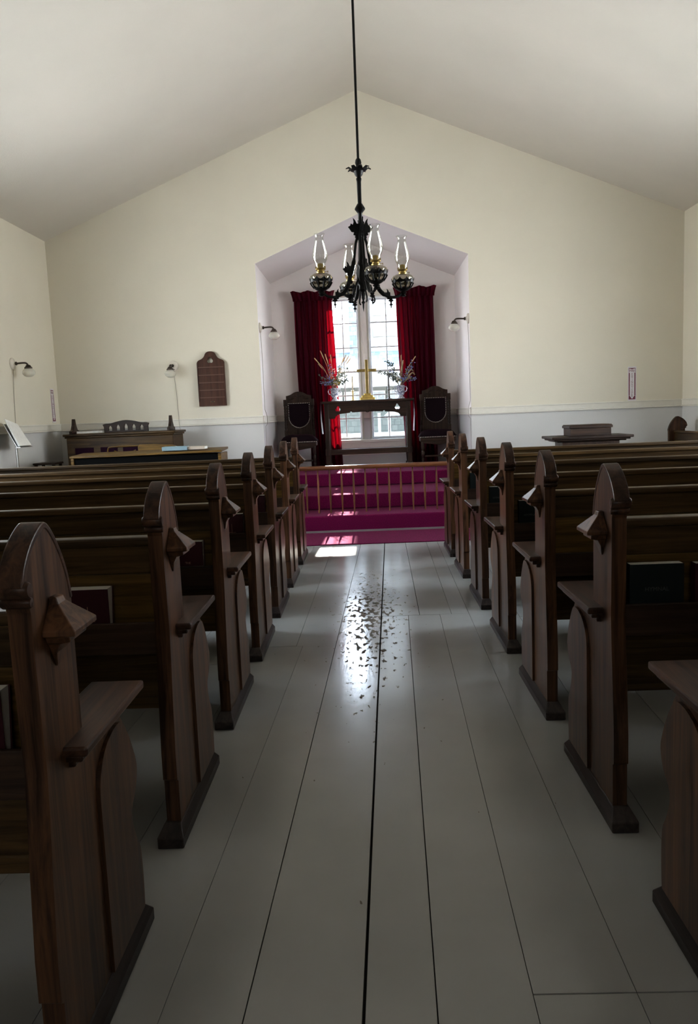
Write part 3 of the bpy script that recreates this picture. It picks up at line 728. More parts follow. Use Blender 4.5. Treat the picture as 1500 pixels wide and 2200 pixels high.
def flowers(x, y, label, specs, seed):
    rr = random.Random(seed)
    z0 = TZ + .10
    t = thing('dried_flowers', label, 'flowers', (x, y, z0), 0, 'dried flower arrangements')
    for (kind, dx, dz, droop) in specs:
        dy = rr.uniform(-.08, .06) if x < 0 or dx > -.1 else rr.uniform(.03, .09)
        dz = max(dz, .19); tip = Vector((dx, dy, dz)); st = Vector((max(-.03, min(.03, dx * .08)), dy * .1, .0))
        rim = Vector((max(-.03, min(.03, dx * .2)), max(-.015, min(.015, dy * .2)), .104))
        mid = rim.lerp(tip, .5) + Vector((-dx * .10, 0, abs(dx) * .12))
        pts = [st, rim, mid, tip - (tip - mid) * .35 + Vector((0, 0, droop)), tip]
        pts = [Vector(p) for p in spline([tuple(p) for p in pts], 4)]
        hi_ = [p for p in pts if p.z > .155]
        s = MB()
        cm = {'plume': M['straw'], 'blue': M['darkleaf'], 'white': M['darkleaf'], 'leaf': M['darkleaf'], 'seed': M['tanseed'], 'yellow': M['darkleaf']}[kind]
        s.tube(pts, .0022 if kind != 'plume' else .003, 5); o = s.build('stem', cm, t, smooth=True)
        h = MB()
        if kind == 'plume':
            k = len(pts) * 2 // 3
            h.tube(pts[k:], [.004] + [.0075] * (len(pts) - k - 2) + [.003], 7); h.build('seed_plume', M['straw'], o, smooth=True)
        elif kind in ('blue', 'white', 'yellow'):
            for q in range(16):
                p = rr.choice(hi_) + Vector((rr.uniform(-.03, .03), rr.uniform(-.02, .02), rr.uniform(-.03, .025)))
                h.ball(p, (rr.uniform(.006, .013), .008, rr.uniform(.005, .010)), 6, 4)
            h.build('blossom', M[{'blue': 'bluefl', 'white': 'whitefl', 'yellow': 'yellowfl'}[kind]], o, smooth=True)
            g = MB()
            for q in range(9):
                p = rr.choice(hi_); a = rr.uniform(0, 6.28); l = rr.uniform(.02, .04)
                e = p + Vector((l * math.cos(a), rr.uniform(-.01, .01), l * math.sin(a))); nrm = Vector((-math.sin(a), .3, math.cos(a))) * .006
                g.add([p, p.lerp(e, .5) + nrm, e, p.lerp(e, .5) - nrm], [(0, 1, 2, 3)])
            g.build('leaves', M['darkleaf'], o)
        elif kind == 'leaf':
            for q in range(16):
                p = rr.choice(hi_); a = rr.uniform(0, 6.28); l = rr.uniform(.025, .05)
                e = p + Vector((l * math.cos(a), rr.uniform(-.01, .01), l * math.sin(a))); nrm = Vector((-math.sin(a), .3, math.cos(a))) * .009
                h.add([p, p.lerp(e, .5) + nrm, e, p.lerp(e, .5) - nrm], [(0, 1, 2, 3)])
            h.build('leaves', M['darkleaf'], o)
        elif kind == 'seed':
            k = next(i for i, p in enumerate(pts) if p.z > .13); k = max(k, len(pts) // 2); m = len(pts) - k
            h.tube(pts[k:], [.006] + [.018 + .004 * math.sin(i * 2.) for i in range(m - 2)] + [.006], 8, .6); h.build('seed_head', M['tanseed'], o, smooth=True)
    return t
flowers(-.467, 11.9, 'dried flowers with long straw stems and blue blossoms in the vase by the ivory candle', [
    ('plume', -.285, .555, .0), ('plume', -.19, .66, .0), ('plume', -.12, .61, .0), ('plume', -.105, .56, 0), ('plume', -.04, .60, 0), ('plume', -.23, .47, 0), ('plume', .20, .58, 0), ('plume', .235, .56, 0), ('plume', .26, .53, 0), ('plume', .16, .54, 0),
    ('blue', -.20, .17, -.02), ('blue', -.07, .44, 0), ('blue', -.09, .27, 0), ('blue', -.17, .15, -.02), ('white', .13, .42, 0), ('white', .17, .33, 0), ('white', .20, .28, 0), ('white', .08, .30, 0), ('white', .22, .38, 0), ('white', .12, .22, 0), ('white', -.01, .36, 0),
    ('leaf', .14, .32, 0), ('leaf', .19, .20, -.01), ('leaf', .16, .12, -.02), ('leaf', -.21, .28, 0), ('leaf', -.13, .12, -.02), ('yellow', .03, .20, 0), ('yellow', -.05, .18, 0), ('yellow', .06, .16, 0), ('leaf', .02, .25, 0), ('leaf', -.06, .22, 0), ('leaf', .09, .40, 0)], 5)
flowers(.53, 11.9, 'dried flowers with drooping seed heads and lavender sprays in the two-handled vase', [
    ('leaf', -.20, .47, 0), ('leaf', -.17, .45, 0), ('leaf', -.13, .43, 0), ('leaf', -.32, .32, .01), ('leaf', -.24, .30, 0), ('leaf', -.18, .26, 0), ('white', -.19, .30, 0), ('white', -.12, .27, 0), ('blue', -.16, .35, 0), ('leaf', -.12, .18, 0), ('leaf', -.27, .30, 0),
    ('seed', .05, .47, 0), ('seed', .20, .30, .05), ('seed', .22, .24, .05), ('plume', .24, .52, 0), ('blue', .20, .45, 0), ('blue', .17, .38, 0), ('blue', .22, .19, 0), ('blue', .14, .20, 0), ('blue', .02, .20, 0), ('seed', .16, .18, .02), ('white', -.05, .22, 0), ('plume', .02, .54, 0), ('leaf', .10, .22, 0), ('leaf', .0, .26, 0), ('yellow', -.02, .14, 0)], 9)

# ---------------------------------------------------------------- chancel chairs
def chancel_chair(x, label):
    t = thing('carved_chair', label, 'chair', (x, 11.66, PZ), 0, 'carved chancel chairs')
    # back frame with arched crest and a hole for the pad
    def padpath(s=1., dz=0.):
        return [(-.158 * s, .93 * 1 + dz), (.158 * s, .93 + dz)] + [(.158 * s, .72)] + [(.158 * s * math.cos(math.radians(-a)), .72 - .157 * s * math.sin(math.radians(a))) for a in range(15, 180, 15)] + [(-.158 * s, .72)]
    crest = [(-.19, .38), (.19, .38), (.19, 1.045)] + spline([(.165, 1.048), (.12, 1.062), (.06, 1.095), (0, 1.105), (-.06, 1.095), (-.12, 1.062), (-.165, 1.048)], 3) + [(-.19, 1.045)]
    b = MB(); b.prism(crest, .30, .326, 'y', [padpath(1.06)[::-1]]); b.xf(Matrix.Translation((0, 0, .07)))
    b.build('backrest', M['walnut_z'], t, bevel=.004)
    # rebuild offset: carving and pad share the same +.07 lift
    c = MB()
    for sx in (-1, 1):
        c.tube(spline([(sx * .02, .294, 1.10), (sx * .06, .294, 1.12), (sx * .10, .294, 1.09), (sx * .07, .294, 1.075), (sx * .12, .294, 1.06), (sx * .15, .294, 1.07)], 4), .006, 6)
    c.build('carving', M['walnut_z'], t, smooth=True)
    p = MB(); p.prism(padpath(1.045), .292, .335, 'y'); p.xf(Matrix.Translation((0, 0, .07))); p.build('back_pad', M['chairvelvet'], t, bevel=.012, seg=3)
    nl = MB(); pp = padpath(1.0); m = len(pp)
    for i in range(m):
        a, q = Vector((*pp[i], 0)), Vector((*pp[(i + 1) % m], 0)); d = (q - a).length; kk = max(1, round(d / .026))
        for j in range(kk):
            v = a.lerp(q, j / kk); nl.ball((v.x, .289, v.y + .07), (.0075, .004, .0055), 6, 4)
    nl.build('nail_trim', M['ceramic'], t, smooth=True)
    for sx in (-1, 1):
        w = MB(); w.box(sx * .191, sx * .233, .295, .335, .0, .60); w.box(sx * .191, sx * .233, .295, .335, .96, 1.06)
        w.lathe([(.016, .60), (.02, .64)] + [(.017 + .003 * (i % 2), .66 + i * .02) for i in range(14)] + [(.02, .94), (.016, .96)], (sx * .212, .315, 0), 10)
        w.build('back_post', M['walnut_z'], t, bevel=.003)
    s = MB(); s.box(-.262, .262, -.05, .29, .36, .415); s.build('seat_rail', M['walnut_x'], t, bevel=.006)
    ap = MB(); ap.prism([(-.24, .36)] + spline([(-.235, .335), (-.1, .32), (0, .305), (.1, .32), (.235, .335)], 4) + [(.24, .36)], -.048, -.02, 'y'); ap.build('carved_apron', M['walnut_x'], t, bevel=.003)
    s = MB(); nx, ny = 14, 10; vs = []; fs = []
    for j in range(ny + 1):
        for i in range(nx + 1):
            a, b2 = i / nx * 2 - 1, j / ny * 2 - 1
            vs.append((a * .274, .12 + b2 * .17, .438 + .095 * (1 - a ** 4) ** .6 * (1 - b2 ** 4) ** .6))
    for j in range(ny):
        for i in range(nx): fs.append([j * (nx + 1) + i, j * (nx + 1) + i + 1, (j + 1) * (nx + 1) + i + 1, (j + 1) * (nx + 1) + i])
    s.add(vs, fs); s.box(-.274, .274, -.05, .29, .416, .4375); s.build('seat', M['chairvelvet'], t, smooth=True)
    nl = MB()
    for i in range(22): nl.ball((-.263 + i * .02505, -.055, .424), (.0085, .004, .006), 6, 4)
    nl.build('nail_trim', M['ceramic'], t, smooth=True)
    for sx in (-1, 1):
        w = MB(); w.lathe([(.018, 0), (.022, .02), (.012, .045), (.02, .08), (.022, .1), (.012, .115), (.026, .17), (.028, .2), (.014, .225), (.024, .25), (.026, .27), (.026, .359)], (sx * .225, -.015, 0), 14); w.build('leg', M['walnut_z'], t, smooth=True)
    w = MB(); w.box(-.20, .20, -.022, -.004, .13, .155); w.build('stretcher', M['walnut_x'], t, bevel=.003)
    return t
chancel_chair(-1.02, 'carved chair with studded dark velvet pads on the organ side of the altar table')
c2 = chancel_chair(1.045, 'carved chair with studded dark velvet pads on the lectern side of the altar table'); c2.location.y = 11.66
# white panel behind the first chair
w = MB(); w.box(-1.20, -.88, 12.14, 12.17, PZ + .002, PZ + .50)
tag(w.build('white_panel', M['white'], bevel=.004), 'plain white panel standing behind the carved chair on the organ side', 'panel')

# ---------------------------------------------------------------- curtains
def curtain(name, label, top, bot, seed, ycen=12.235):
    t = thing(name, label, 'curtain', (0, 0, 0))
    rr = random.Random(seed); ph = [rr.uniform(0, 6.28) for _ in range(4)]
    nx, nz = 110, 40; Z0, Z1 = PZ + .005, 3.12
    vs = []; fs = []
    for j in range(nz + 1):
        f = j / nz; z = Z0 + (Z1 - Z0) * f
        g = (1 - f)
        xa = top[0] + (bot[0] - top[0]) * g ** 1.3; xb = top[1] + (bot[1] - top[1]) * g ** 1.3
        for i in range(nx + 1):
            u = i / nx
            amp = .020 + .022 * g
            y = ycen + amp * math.sin(u * 44 + ph[0] + .8 * math.sin(z * 1.1 + ph[1])) + .010 * math.sin(u * 97 + ph[2] + z) + .012 * math.sin(u * 13 + ph[3])
            x = xa + (xb - xa) * u + .006 * math.sin(u * 60 + z * 2)
            vs.append((x, y, z))
    for j in range(nz):
        for i in range(nx): fs.append([j * (nx + 1) + i, j * (nx + 1) + i + 1, (j + 1) * (nx + 1) + i + 1, (j + 1) * (nx + 1) + i])
    MB().add(vs, fs).build('drape', M['velvet'], t, smooth=True)
    # gathered heading
    vs = []; fs = []; nz2 = 6
    for j in range(nz2 + 1):
        f = j / nz2
        for i in range(nx + 1):
            u = i / nx
            wd = .012 + .035 * f ** 1.5
            zz = 3.095 + f * (.141 + .012 * math.sin(u * 19 + ph[2]) + .003 * math.sin(u * 58 + ph[3]))
            vs.append((top[0] - wd + (top[1] - top[0] + 2 * wd) * u, ycen - .035 - .01 * f + (.020 + .016 * f) * math.sin(u * 58 + ph[3]) , zz))
    for j in range(nz2):
        for i in range(nx): fs.append([j * (nx + 1) + i, j * (nx + 1) + i + 1, (j + 1) * (nx + 1) + i + 1, (j + 1) * (nx + 1) + i])
    MB().add(vs, fs).build('gathered_heading', M['velvet'], t, smooth=True)
    return t
curtain('curtain', 'crimson velvet curtain covering the organ side of the chancel window', (-1.045, -.462), (-1.02, -.385), 2)
curtain('curtain', 'crimson velvet curtain covering the lectern side of the chancel window', (.515, 1.085), (.60, 1.10), 4)
w = MB(); w.tube([(-1.04, 12.30, 3.135), (1.08, 12.30, 3.135)], .007, 10)
for xx in (-1.0, 1.04): w.box(xx - .008, xx + .008, 12.30, 12.399, 3.128, 3.142)
tag(w.build('curtain_rod', M['white'], smooth=True), 'slim white curtain rod across the top of the chancel window', 'curtain rod')

# ---------------------------------------------------------------- chandelier
CX, CY = .008, 5.6
t = thing('chandelier', 'black wrought iron chandelier with four curved arms on a long hanging rod', 'chandelier', (CX, CY, 0))
w = MB(); w.tube([(.0, 0, 3.07), (.006, 0, RZ - .02)], .0085, 8); w.lathe([(.05, 0), (.045, .03), (.012, .05)], (.006, 0, RZ - .075), 14); w.build('hanging_rod', M['iron'], t, smooth=True)
w = MB(); w.lathe([(.006, 3.09), (.018, 3.075), (.022, 3.055), (.016, 3.035), (.02, 3.025), (.034, 3.0), (.026, 2.975), (.014, 2.962), (.019, 2.95), (.015, 2.93), (.0135, 2.79), (.018, 2.785), (.035, 2.757), (.036, 2.748), (.020, 2.728), (.014, 2.72), (.014, 2.62), (.022, 2.60), (.024, 2.56), (.020, 2.54), (.018, 2.44), (.026, 2.39), (.031, 2.384), (.031, 2.375), (.024, 2.365), (.03, 2.30), (.034, 2.25), (.026, 2.235), (.028, 2.21), (.012, 2.195), (.016, 2.18), (.012, 2.15), (.006, 2.135), (.014, 2.125), (.007, 2.113), (.006, 2.09), (.001, 2.06)], seg=16); w.build('stem', M['iron'], t, smooth=True)
w = MB()
for k in range(8):
    a = k * PI / 4 + .2; d = Vector((math.cos(a), math.sin(a), 0)); n_ = Vector((-math.sin(a), math.cos(a), 0))
    def pt(r, z, s): return tuple(d * r + n_ * s + Vector((0, 0, z)))
    pts_ = [pt(.02, 3.0, -.012), pt(.02, 3.0, .012), pt(.05, 3.004, .020), pt(.05, 3.004, -.020), pt(.068, 3.02, .010), pt(.068, 3.02, -.010), pt(.088, 3.012, 0)]
    up_ = [(p[0], p[1], p[2] + .006) for p in pts_]
    w.add(pts_ + up_, [(0, 1, 2, 3), (3, 2, 4, 5), (5, 4, 6), (10, 9, 8, 7), (12, 11, 9, 10), (13, 11, 12), (0, 3, 10, 7), (3, 5, 12, 10), (5, 6, 13, 12), (1, 8, 9, 2), (2, 9, 11, 4), (4, 11, 13, 6)])
w.build('leaf_crown', M['iron'], t)
ANG0 = math.atan2(.09, .285)
def fleur(w, d, n_, r0, z0, s):
    """flat leaf shaped bracket in the plane of d and z"""
    q = [(0, -.05), (.02, -.05), (.034, -.044), (.03, -.03), (.045, -.028), (.058, -.01), (.066, .0), (.052, .008), (.048, .02), (.036, .012), (.03, .03), (.034, .052), (.022, .04), (.012, .02), (0, .02)]
    vs = []
    for th in (-.004, .004):
        for a, b in q: vs.append(tuple(d * (r0 + a * s) + n_ * th + Vector((0, 0, z0 + b * s))))
    m = len(q); fs = [list(range(m)), list(range(2 * m - 1, m - 1, -1))] + [[i, (i + 1) % m, m + (i + 1) % m, m + i] for i in range(m)]
    w.add(vs, fs)
lampspots = []
for k in range(4):
    a = ANG0 + k * PI / 2; d = Vector((math.cos(a), math.sin(a), 0)); n_ = Vector((-math.sin(a), math.cos(a), 0))
    R_ = .298
    w = MB()
    path = spline([(.028, 2.60), (.030, 2.555), (.040, 2.52), (.055, 2.42), (.075, 2.34), (.092, 2.29), (.105, 2.245), (.125, 2.205), (.165, 2.172), (.21, 2.160), (.255, 2.166), (.285, 2.185), (R_, 2.205)], 4)
    rad = []
    for (r_, z_) in path:
        rad.append(.0075 if z_ > 2.40 else .0085 if r_ > .16 else .0125)
    w.tube([tuple(d * p[0] + Vector((0, 0, p[1]))) for p in path], rad, 8, 1.15)
    # leaf knob on the arm, lower leaf and hanging finial
    fleur(w, d, n_, .078, 2.35, .95)
    fleur(w, -d, n_, -.20, 2.18, .7)
    w.lathe([(.001, -.058), (.004, -.052), (.004, -.04), (.014, -.034), (.005, -.026), (.006, -.014), (.02, -.006), (.01, .004), (.016, .012), (.006, .02)], tuple(d * .205 + Vector((0, 0, 2.142))), 8)
    w.ball(tuple(d * .085 + Vector((0, 0, 2.262))), .014, 8, 6)
    w.tube([tuple(d * q[0] + Vector((0, 0, q[1]))) for q in spline([(.02, 2.30), (.045, 2.255), (.06, 2.20), (.085, 2.145), (.078, 2.125), (.066, 2.12)], 3)], .006, 7)
    fleur(w, d, n_, .014, 2.63, 1.15)
    w.lathe([(.0, 0), (.006, .002), (.009, .01), (.004, .016), (.011, .024), (.004, .03)], tuple(d * .035 + Vector((0, 0, 2.556))), 8)
    arm = w.build('arm', M['iron'], t, smooth=True)
    # openwork cup with pointed crown
    c = MB(); cx, cy = d.x * R_, d.y * R_; seg = 80
    def sweep(rows, scallop=0.):
        vs = []; fs = []
        for j, (r_, z_) in enumerate(rows):
            for i in range(seg):
                th = 2 * PI * i / seg; zz = z_
                if scallop and j == len(rows) - 1: zz = z_ - scallop * abs(math.sin(th * 5)) ** .8
                if scallop and j == 0: zz = z_ + .010 * abs(math.sin(th * 5))
                vs.append((cx + r_ * math.cos(th), cy + r_ * math.sin(th), zz))
        for j in range(len(rows) - 1):
            for i in range(seg): fs.append([j * seg + i, j * seg + (i + 1) % seg, (j + 1) * seg + (i + 1) % seg, (j + 1) * seg + i])
        c.add(vs, fs)
    sweep([(.012, 2.198), (.034, 2.207), (.050, 2.221)]); sweep([(.0705, 2.249), (.0735, 2.266), (.0785, 2.291)], .019)
    for i in range(10):
        th = 2 * PI * i / 10; c.tube([(cx + r_ * math.cos(th), cy + r_ * math.sin(th), z_) for r_, z_ in ((.048, 2.219), (.060, 2.231), (.068, 2.243), (.0725, 2.256))], [.006, .0035, .0035, .006], 6)
    c.lathe([(.008, 2.165), (.02, 2.172), (.011, 2.18), (.024, 2.19), (.01, 2.2)], (cx, cy, 0), 12)
    c.build('lamp_cup', M['iron'], arm, solid=.003)
    lampspots.append((CX + cx, CY + cy))
names = ['oil lamp with clear glass chimney on the chandelier arm toward the lectern', 'oil lamp with clear glass chimney on the chandelier arm toward the altar', 'oil lamp with clear glass chimney on the chandelier arm toward the organ', 'oil lamp with clear glass chimney on the chandelier arm pointing down the aisle']
def oil_lamp(x, y, label):
    t = thing('oil_lamp', label, 'lamp', (x, y, 2.214), 0, 'chandelier oil lamps')
    w = MB(); w.lathe([(.0, .004), (.03, .006), (.046, .014), (.058, .028), (.066, .05), (.0735, .072), (.0735, .080), (.069, .090), (.05, .100), (.028, .104)], seg=24, wob=lambda a, z: .012 * math.cos(12 * a)); w.build('font', M['glass_font'], t, smooth=True)
    w = MB(); w.lathe([(.029, .1045), (.03, .112), (.024, .117), (.024, .124), (.034, .128), (.036, .132), (.034, .137), (.02, .142), (.021, .158), (.016, .168), (.004, .172)], seg=18)
    for i in range(10):
        th = i * 2 * PI / 10; w.box(.0335 * math.cos(th) - .002, .0335 * math.cos(th) + .002, .0335 * math.sin(th) - .002, .0335 * math.sin(th) + .002, .1375, .150)
    w.tube([(.025, .02, .120), (.048, .036, .120)], .0018, 6); w.lathe([(.007, -.002), (.007, .002)], (.048, .036, .120), 10, 'x')
    w.build('burner', M['oldbrass'], t, smooth=True)
    def wob(a, z): return .075 * math.cos(10 * a) * max(0, (z - .352) / .014) if z > .352 else .012 * math.cos(8 * a)
    w = MB(); w.shell([(.0315, .1375), (.0325, .16), (.036, .172), (.046, .19), (.0515, .212), (.0515, .228), (.047, .255), (.039, .285), (.030, .315), (.0265, .335), (.0275, .346), (.033, .358), (.0375, .366)], seg=40, wob=wob)
    w.build('chimney', M['glass_lamp'], t, smooth=True)
    return t
for (x_, y_), nm in zip(lampspots, names): oil_lamp(x_, y_, nm)

# ---------------------------------------------------------------- wall sconces (arm along local +x from a wall plate in the local yz plane)
def sconce(loc, rz, label, cord):
    t = thing('wall_sconce', label, 'wall lamp', loc, rz, 'wall sconces with glass globes')
    w = MB(); w.lathe([(.070, .001), (.070, .01), (.062, .02), (.03, .028), (.024, .04), (.0, .042)], (0, 0, 0), 22, 'x'); w.build('wall_plate', M['ceramic'], t, smooth=True)
    w = MB(); w.lathe([(.016, .038), (.021, .045), (.021, .06), (.013, .064)], (0, 0, 0), 14, 'x'); w.tube(spline([(.06, 0, 0), (.13, 0, .004), (.17, 0, 0), (.19, 0, -.02), (.195, 0, -.034)], 4), .011, 10); w.build('arm', M['bronze'], t, smooth=True)
    w = MB(); w.lathe([(.02, .0), (.03, -.01), (.034, -.02), (.046, -.03), (.046, -.044), (.04, -.046)], (.195, 0, -.022), 20); w.tube([(.195, .045, -.058), (.195, .065, -.058)], .003, 6); w.build('gallery', M['bronze'], t, smooth=True)
    w = MB(); w.shell([(.036, -.060), (.048, -.070), (.068, -.092), (.0745, -.112), (.070, -.132), (.052, -.152), (.030, -.163), (.012, -.165), (.0005, -.165)], (.195, 0, 0), 28, wob=lambda a, z: .008 * math.cos(16 * a)); w.build('globe', M['globe'], t, smooth=True)
    w = MB(); w.tube(cord, .0032, 6); w.build('cord', M['cord'], t, smooth=True)
sconce((-1.4125, 10.86, 2.575), 0, 'globe wall lamp on the organ side jamb of the chancel arch', [(.01, 0, -.07), (.006, .05, -.20), (.006, .09, -.36), (.006, .07, -.75), (.006, .06, -1.10), (.034, .06, -1.2), (.034, .055, -1.30), (.006, .055, -1.34), (.006, .05, -1.9)])
sconce((1.4255, 10.83, 2.575), PI, 'globe wall lamp on the lectern side jamb of the chancel arch', [(.01, 0, -.07), (.006, .01, -.30), (.006, .04, -.75), (.006, .045, -1.10), (.034, .045, -1.2), (.034, .045, -1.30), (.006, .045, -1.34), (.006, .05, -1.9)])
sconce((-2.60, 10.748, 2.105), -PI / 2, 'globe wall lamp between the organ and the hymn board', [(.01, 0, -.07), (.006, .02, -.35), (.006, .03, -.70), (.034, .035, -.725), (.034, .04, -.83), (.006, .04, -.86), (.006, .05, -1.6)])
sconce((-4.219, 9.42, 2.12), 0, 'globe wall lamp on the side wall above the music stand', [(.01, 0, -.07), (.006, -.03, -.35), (.006, -.06, -.72), (.034, -.065, -.735), (.034, -.065, -.84), (.006, -.065, -.87), (.006, -.08, -1.6)])

# ---------------------------------------------------------------- hymn board
t = thing('hymn_board', 'empty brown hymn board with shaped top and trefoil hole hanging on the wall', 'hymn board', (-2.082, 10.70, 1.545))
h_ = spline([(.187, .585), (.165, .612), (.115, .635), (.085, .665), (.065, .705), (.035, .726), (0, .731)], 4)
out = [(-.187, 0), (.187, 0)] + h_ + [(-x, z) for x, z in h_[::-1][1:]]
w = MB(); w.prism(out, .0, .022, 'y', [trefoil(-.006, .612, .040)]); w.build('board', M['mahog'], t, bevel=.003)
for z in (.115, .215, .315, .417, .520):
    w = MB(); w.box(-.172, .172, -.010, -.0005, z - .006, z + .006); w.build('number_rail', M['boardrail'], t)
for s in (-1, 1):
    w = MB(); a, b = sorted((s * .172, s * .186)); w.box(a, b, -.010, -.0005, .06, .575); w.build('side_strip', M['mahog'], t)
w = MB(); w.box(-.03, .03, -.002, -.0004, .050, .065); w.build('name_plate', M['bronze'], t)
# screws
w = MB(); w.box(-.028, -.022, -.003, -.002, .054, .061); w.box(.022, .028, -.003, -.002, .054, .061); w.build('plate_screw', M['oldbrass'], t)

# ---------------------------------------------------------------- fire extinguisher signs
def fire_sign(loc, rz, label):
    t = thing('fire_extinguisher_sign', label, 'sign', loc, rz, 'fire extinguisher signs')
    w = MB(); w.box(-.057, .057, -.003, 0, 0, .455); w.build('sign_plate', M['signwhite'], t, bevel=.001)
    r_ = MB(); f = (-.0042, -.0031)
    r_.box(-.045, -.031, *f, .07, .372); r_.box(.031, .045, *f, .07, .372)
    r_.prism([(-.045, .018), (.045, .018), (.045, .068), (.033, .068), (.0, .024), (-.033, .068), (-.045, .068)], *f, 'y')
    r_.box(-.045, .045, *f, .428, .436); r_.prism([(-.03, .427), (.03, .427), (.0, .418)], *f, 'y')
    r_.box(-.045, -.040, *f, .374, .427); r_.box(.040, .045, *f, .374, .427)
    r_.build('arrow_border', M['signred'], t)
    text('FIRE', .044, M['signred'], t, (0, -.0036, .397), (PI / 2, 0, 0), sx=.86, ext=.0005)
    for i, ch in enumerate('EXTINGUISHER'):
        text(ch, .030, M['signred'], t, (0, -.0036, .355 - i * .0268), (PI / 2, 0, 0), sx=1.15, ext=.0005)
fire_sign((3.590, 10.7495, 1.385), 0, 'tall white and maroon fire extinguisher arrow sign on the wall above the lectern')
fire_sign((-4.2195, 10.55, 1.405), PI / 2, 'tall fire extinguisher arrow sign on the side wall beside the organ')

# ---------------------------------------------------------------- reed organ and things around it
t = thing('reed_organ', 'brown wooden reed organ with purple cloth panels in its back', 'organ', (-3.18, 10.02, 0))
w = MB(); w.box(-.69, .69, .0, .56, .05, 1.19); w.box(-.70, .70, -.01, .57, 0, .07); w.build('case', M['oak_x'], t, bevel=.006)
w = MB(); w.box(-.725, .725, -.035, .60, 1.215, 1.245); w.box(-.708, .708, -.018, .58, 1.191, 1.2145); w.build('top_moulding', M['oak_x'], t, bevel=.008)
for a, b in ((-.585, -.345), (-.255, -.035), (.035, .225), (.315, .585)):
    w = MB(); w.box(a, b, -.006, -.0005, .60, 1.065); w.build('cloth_panel', M['purple'], t)
def lancet(cx, z0, w_, h): return [(cx - w_, z0), (cx + w_, z0), (cx + w_, z0 + h * .55), (cx + w_ * .6, z0 + h * .8), (cx, z0 + h), (cx - w_ * .6, z0 + h * .8), (cx - w_, z0 + h * .55)]
top = spline([(.31, 1.352), (.27, 1.362), (.2, 1.365), (.12, 1.385), (0, 1.402), (-.12, 1.385), (-.2, 1.365), (-.27, 1.362), (-.31, 1.352)], 3)
w = MB(); w.prism([(-.295, 1.246), (.295, 1.246), (.295, 1.32)] + top + [(-.295, 1.32)], .30, .325, 'y', [lancet(cx, 1.268, .022, .07 + .012 * (2 - abs(i - 2))) for i, cx in enumerate((-.21, -.105, 0, .105, .21))]); w.build('music_rail', M['walnut_x'], t, bevel=.003)
for sx in (-.66, .62):
    w = MB(); q = [(.08, 1.246), (.36, 1.246), (.36, 1.28), (.30, 1.30), (.26, 1.36), (.235, 1.44), (.22, 1.43), (.205, 1.44), (.18, 1.36), (.14, 1.30), (.08, 1.28)]
    w.prism(q, sx - .018, sx + .018, 'x'); w.build('end_bracket', M['walnut_z'], t, bevel=.003)
r = thing('book', 'tan book lying on top of the reed organ', 'book', (-3.65, 10.2, 1.2465))
w = MB(); w.box(-.13, .17, -.05, .09, 0, .004); w.box(-.13, .17, -.05, .09, .030, .034); w.box(-.13, -.126, -.05, .09, .004, .030); w.build('cover', M['tan'], r)
w = MB(); w.box(-.1255, .165, -.045, .085, .0045, .0295); w.build('pages', M['paper'], r)
# small dark table at the wall
t = thing('side_table', 'small dark table top beside the reed organ at the wall', 'table', (-4.03, 9.75, 0))
w = MB(); w.box(-.13, .15, -.14, .14, .885, .91); w.build('table_top', M['walnut_x'], t, bevel=.006)
for a in (-.10, .12):
    for b in (-.11, .11):
        w = MB(); w.box(a - .016, a + .016, b - .016, b + .016, 0, .8845); w.build('leg', M['walnut_z'], t, bevel=.003)
# organ chair
t = thing('wooden_chair', 'wooden chair with bent crest rail between the organ and the desk', 'chair', (-2.80, 9.55, 0))
w = MB(); w.box(-.40, .40, -.02, .30, .44, .47); w.build('seat', M['walnut_x'], t, bevel=.006)
for a in (-.36, .36):
    for b in (.0, .27):
        w = MB(); w.box(a - .018, a + .018, b - .018, b + .018, 0, .439); w.build('leg', M['walnut_z'], t, bevel=.003)
w = MB(); w.tube(spline([(-.385, .0, .471), (-.385, -.02, .9), (-.375, -.03, 1.04), (-.33, -.03, 1.075), (-.1, -.03, 1.08), (.1, -.03, 1.08)], 5), .010, 8); w.tube(spline([(-.02, 0, .471), (-.02, -.03, .9), (-.02, -.03, 1.0)], 3), .009, 7)
w.tube([(-.30, -.03, 1.03), (-.03, -.03, .93)], .007, 6); w.tube([(-.30, -.03, .93), (-.03, -.03, 1.03)], .007, 6); w.build('bent_frame', M['oak_light'], t, smooth=True)
w = MB(); w.prism([(.0, .96), (.40, .96), (.48, 1.03), (.47, 1.06), (.43, 1.075), (.2, 1.095), (.02, 1.095), (.0, 1.08)], -.045, -.02, 'y'); w.build('crest_rail', M['oak_light'], t, bevel=.006)
w = MB(); w.box(.36, .395, -.044, -.021, .471, .9595); w.build('back_post', M['walnut_z'], t, bevel=.003)
# slant topped desk with open dark back
t = thing('choir_desk', 'long wooden desk with open back blacked in as shade in front of the reed organ', 'desk', (-2.565, 9.0, 0))
w = MB(); w.hexa([(-.885, -.03, .975), (.885, -.03, .985), (.885, .42, 1.005), (-.885, .42, .995), (-.885, -.03, 1.0), (.885, -.03, 1.01), (.885, .42, 1.03), (-.885, .42, 1.02)]); w.build('desk_top', M['oak_light'], t, bevel=.005)
for s in (-1, 1):
    w = MB(); a, b = sorted((s * .84, s * .875)); w.box(a, b, -.02, .40, 0, .974); w.build('side_panel', M['oak_light'], t, bevel=.004)
w = MB(); w.box(-.838, .838, .20, .22, .05, .974); w.build('back_panel', M['black'], t)
w = MB(); w.hexa([(-.838, -.015, .62), (.838, -.015, .62), (.838, .0, .62), (-.838, .0, .62), (-.838, .0, .968), (.838, .0, .968), (.838, .015, .968), (-.838, .015, .968)]); w.build('recess_shade_front', M['black'], t)  # black sheet put where the desk back is only in shade
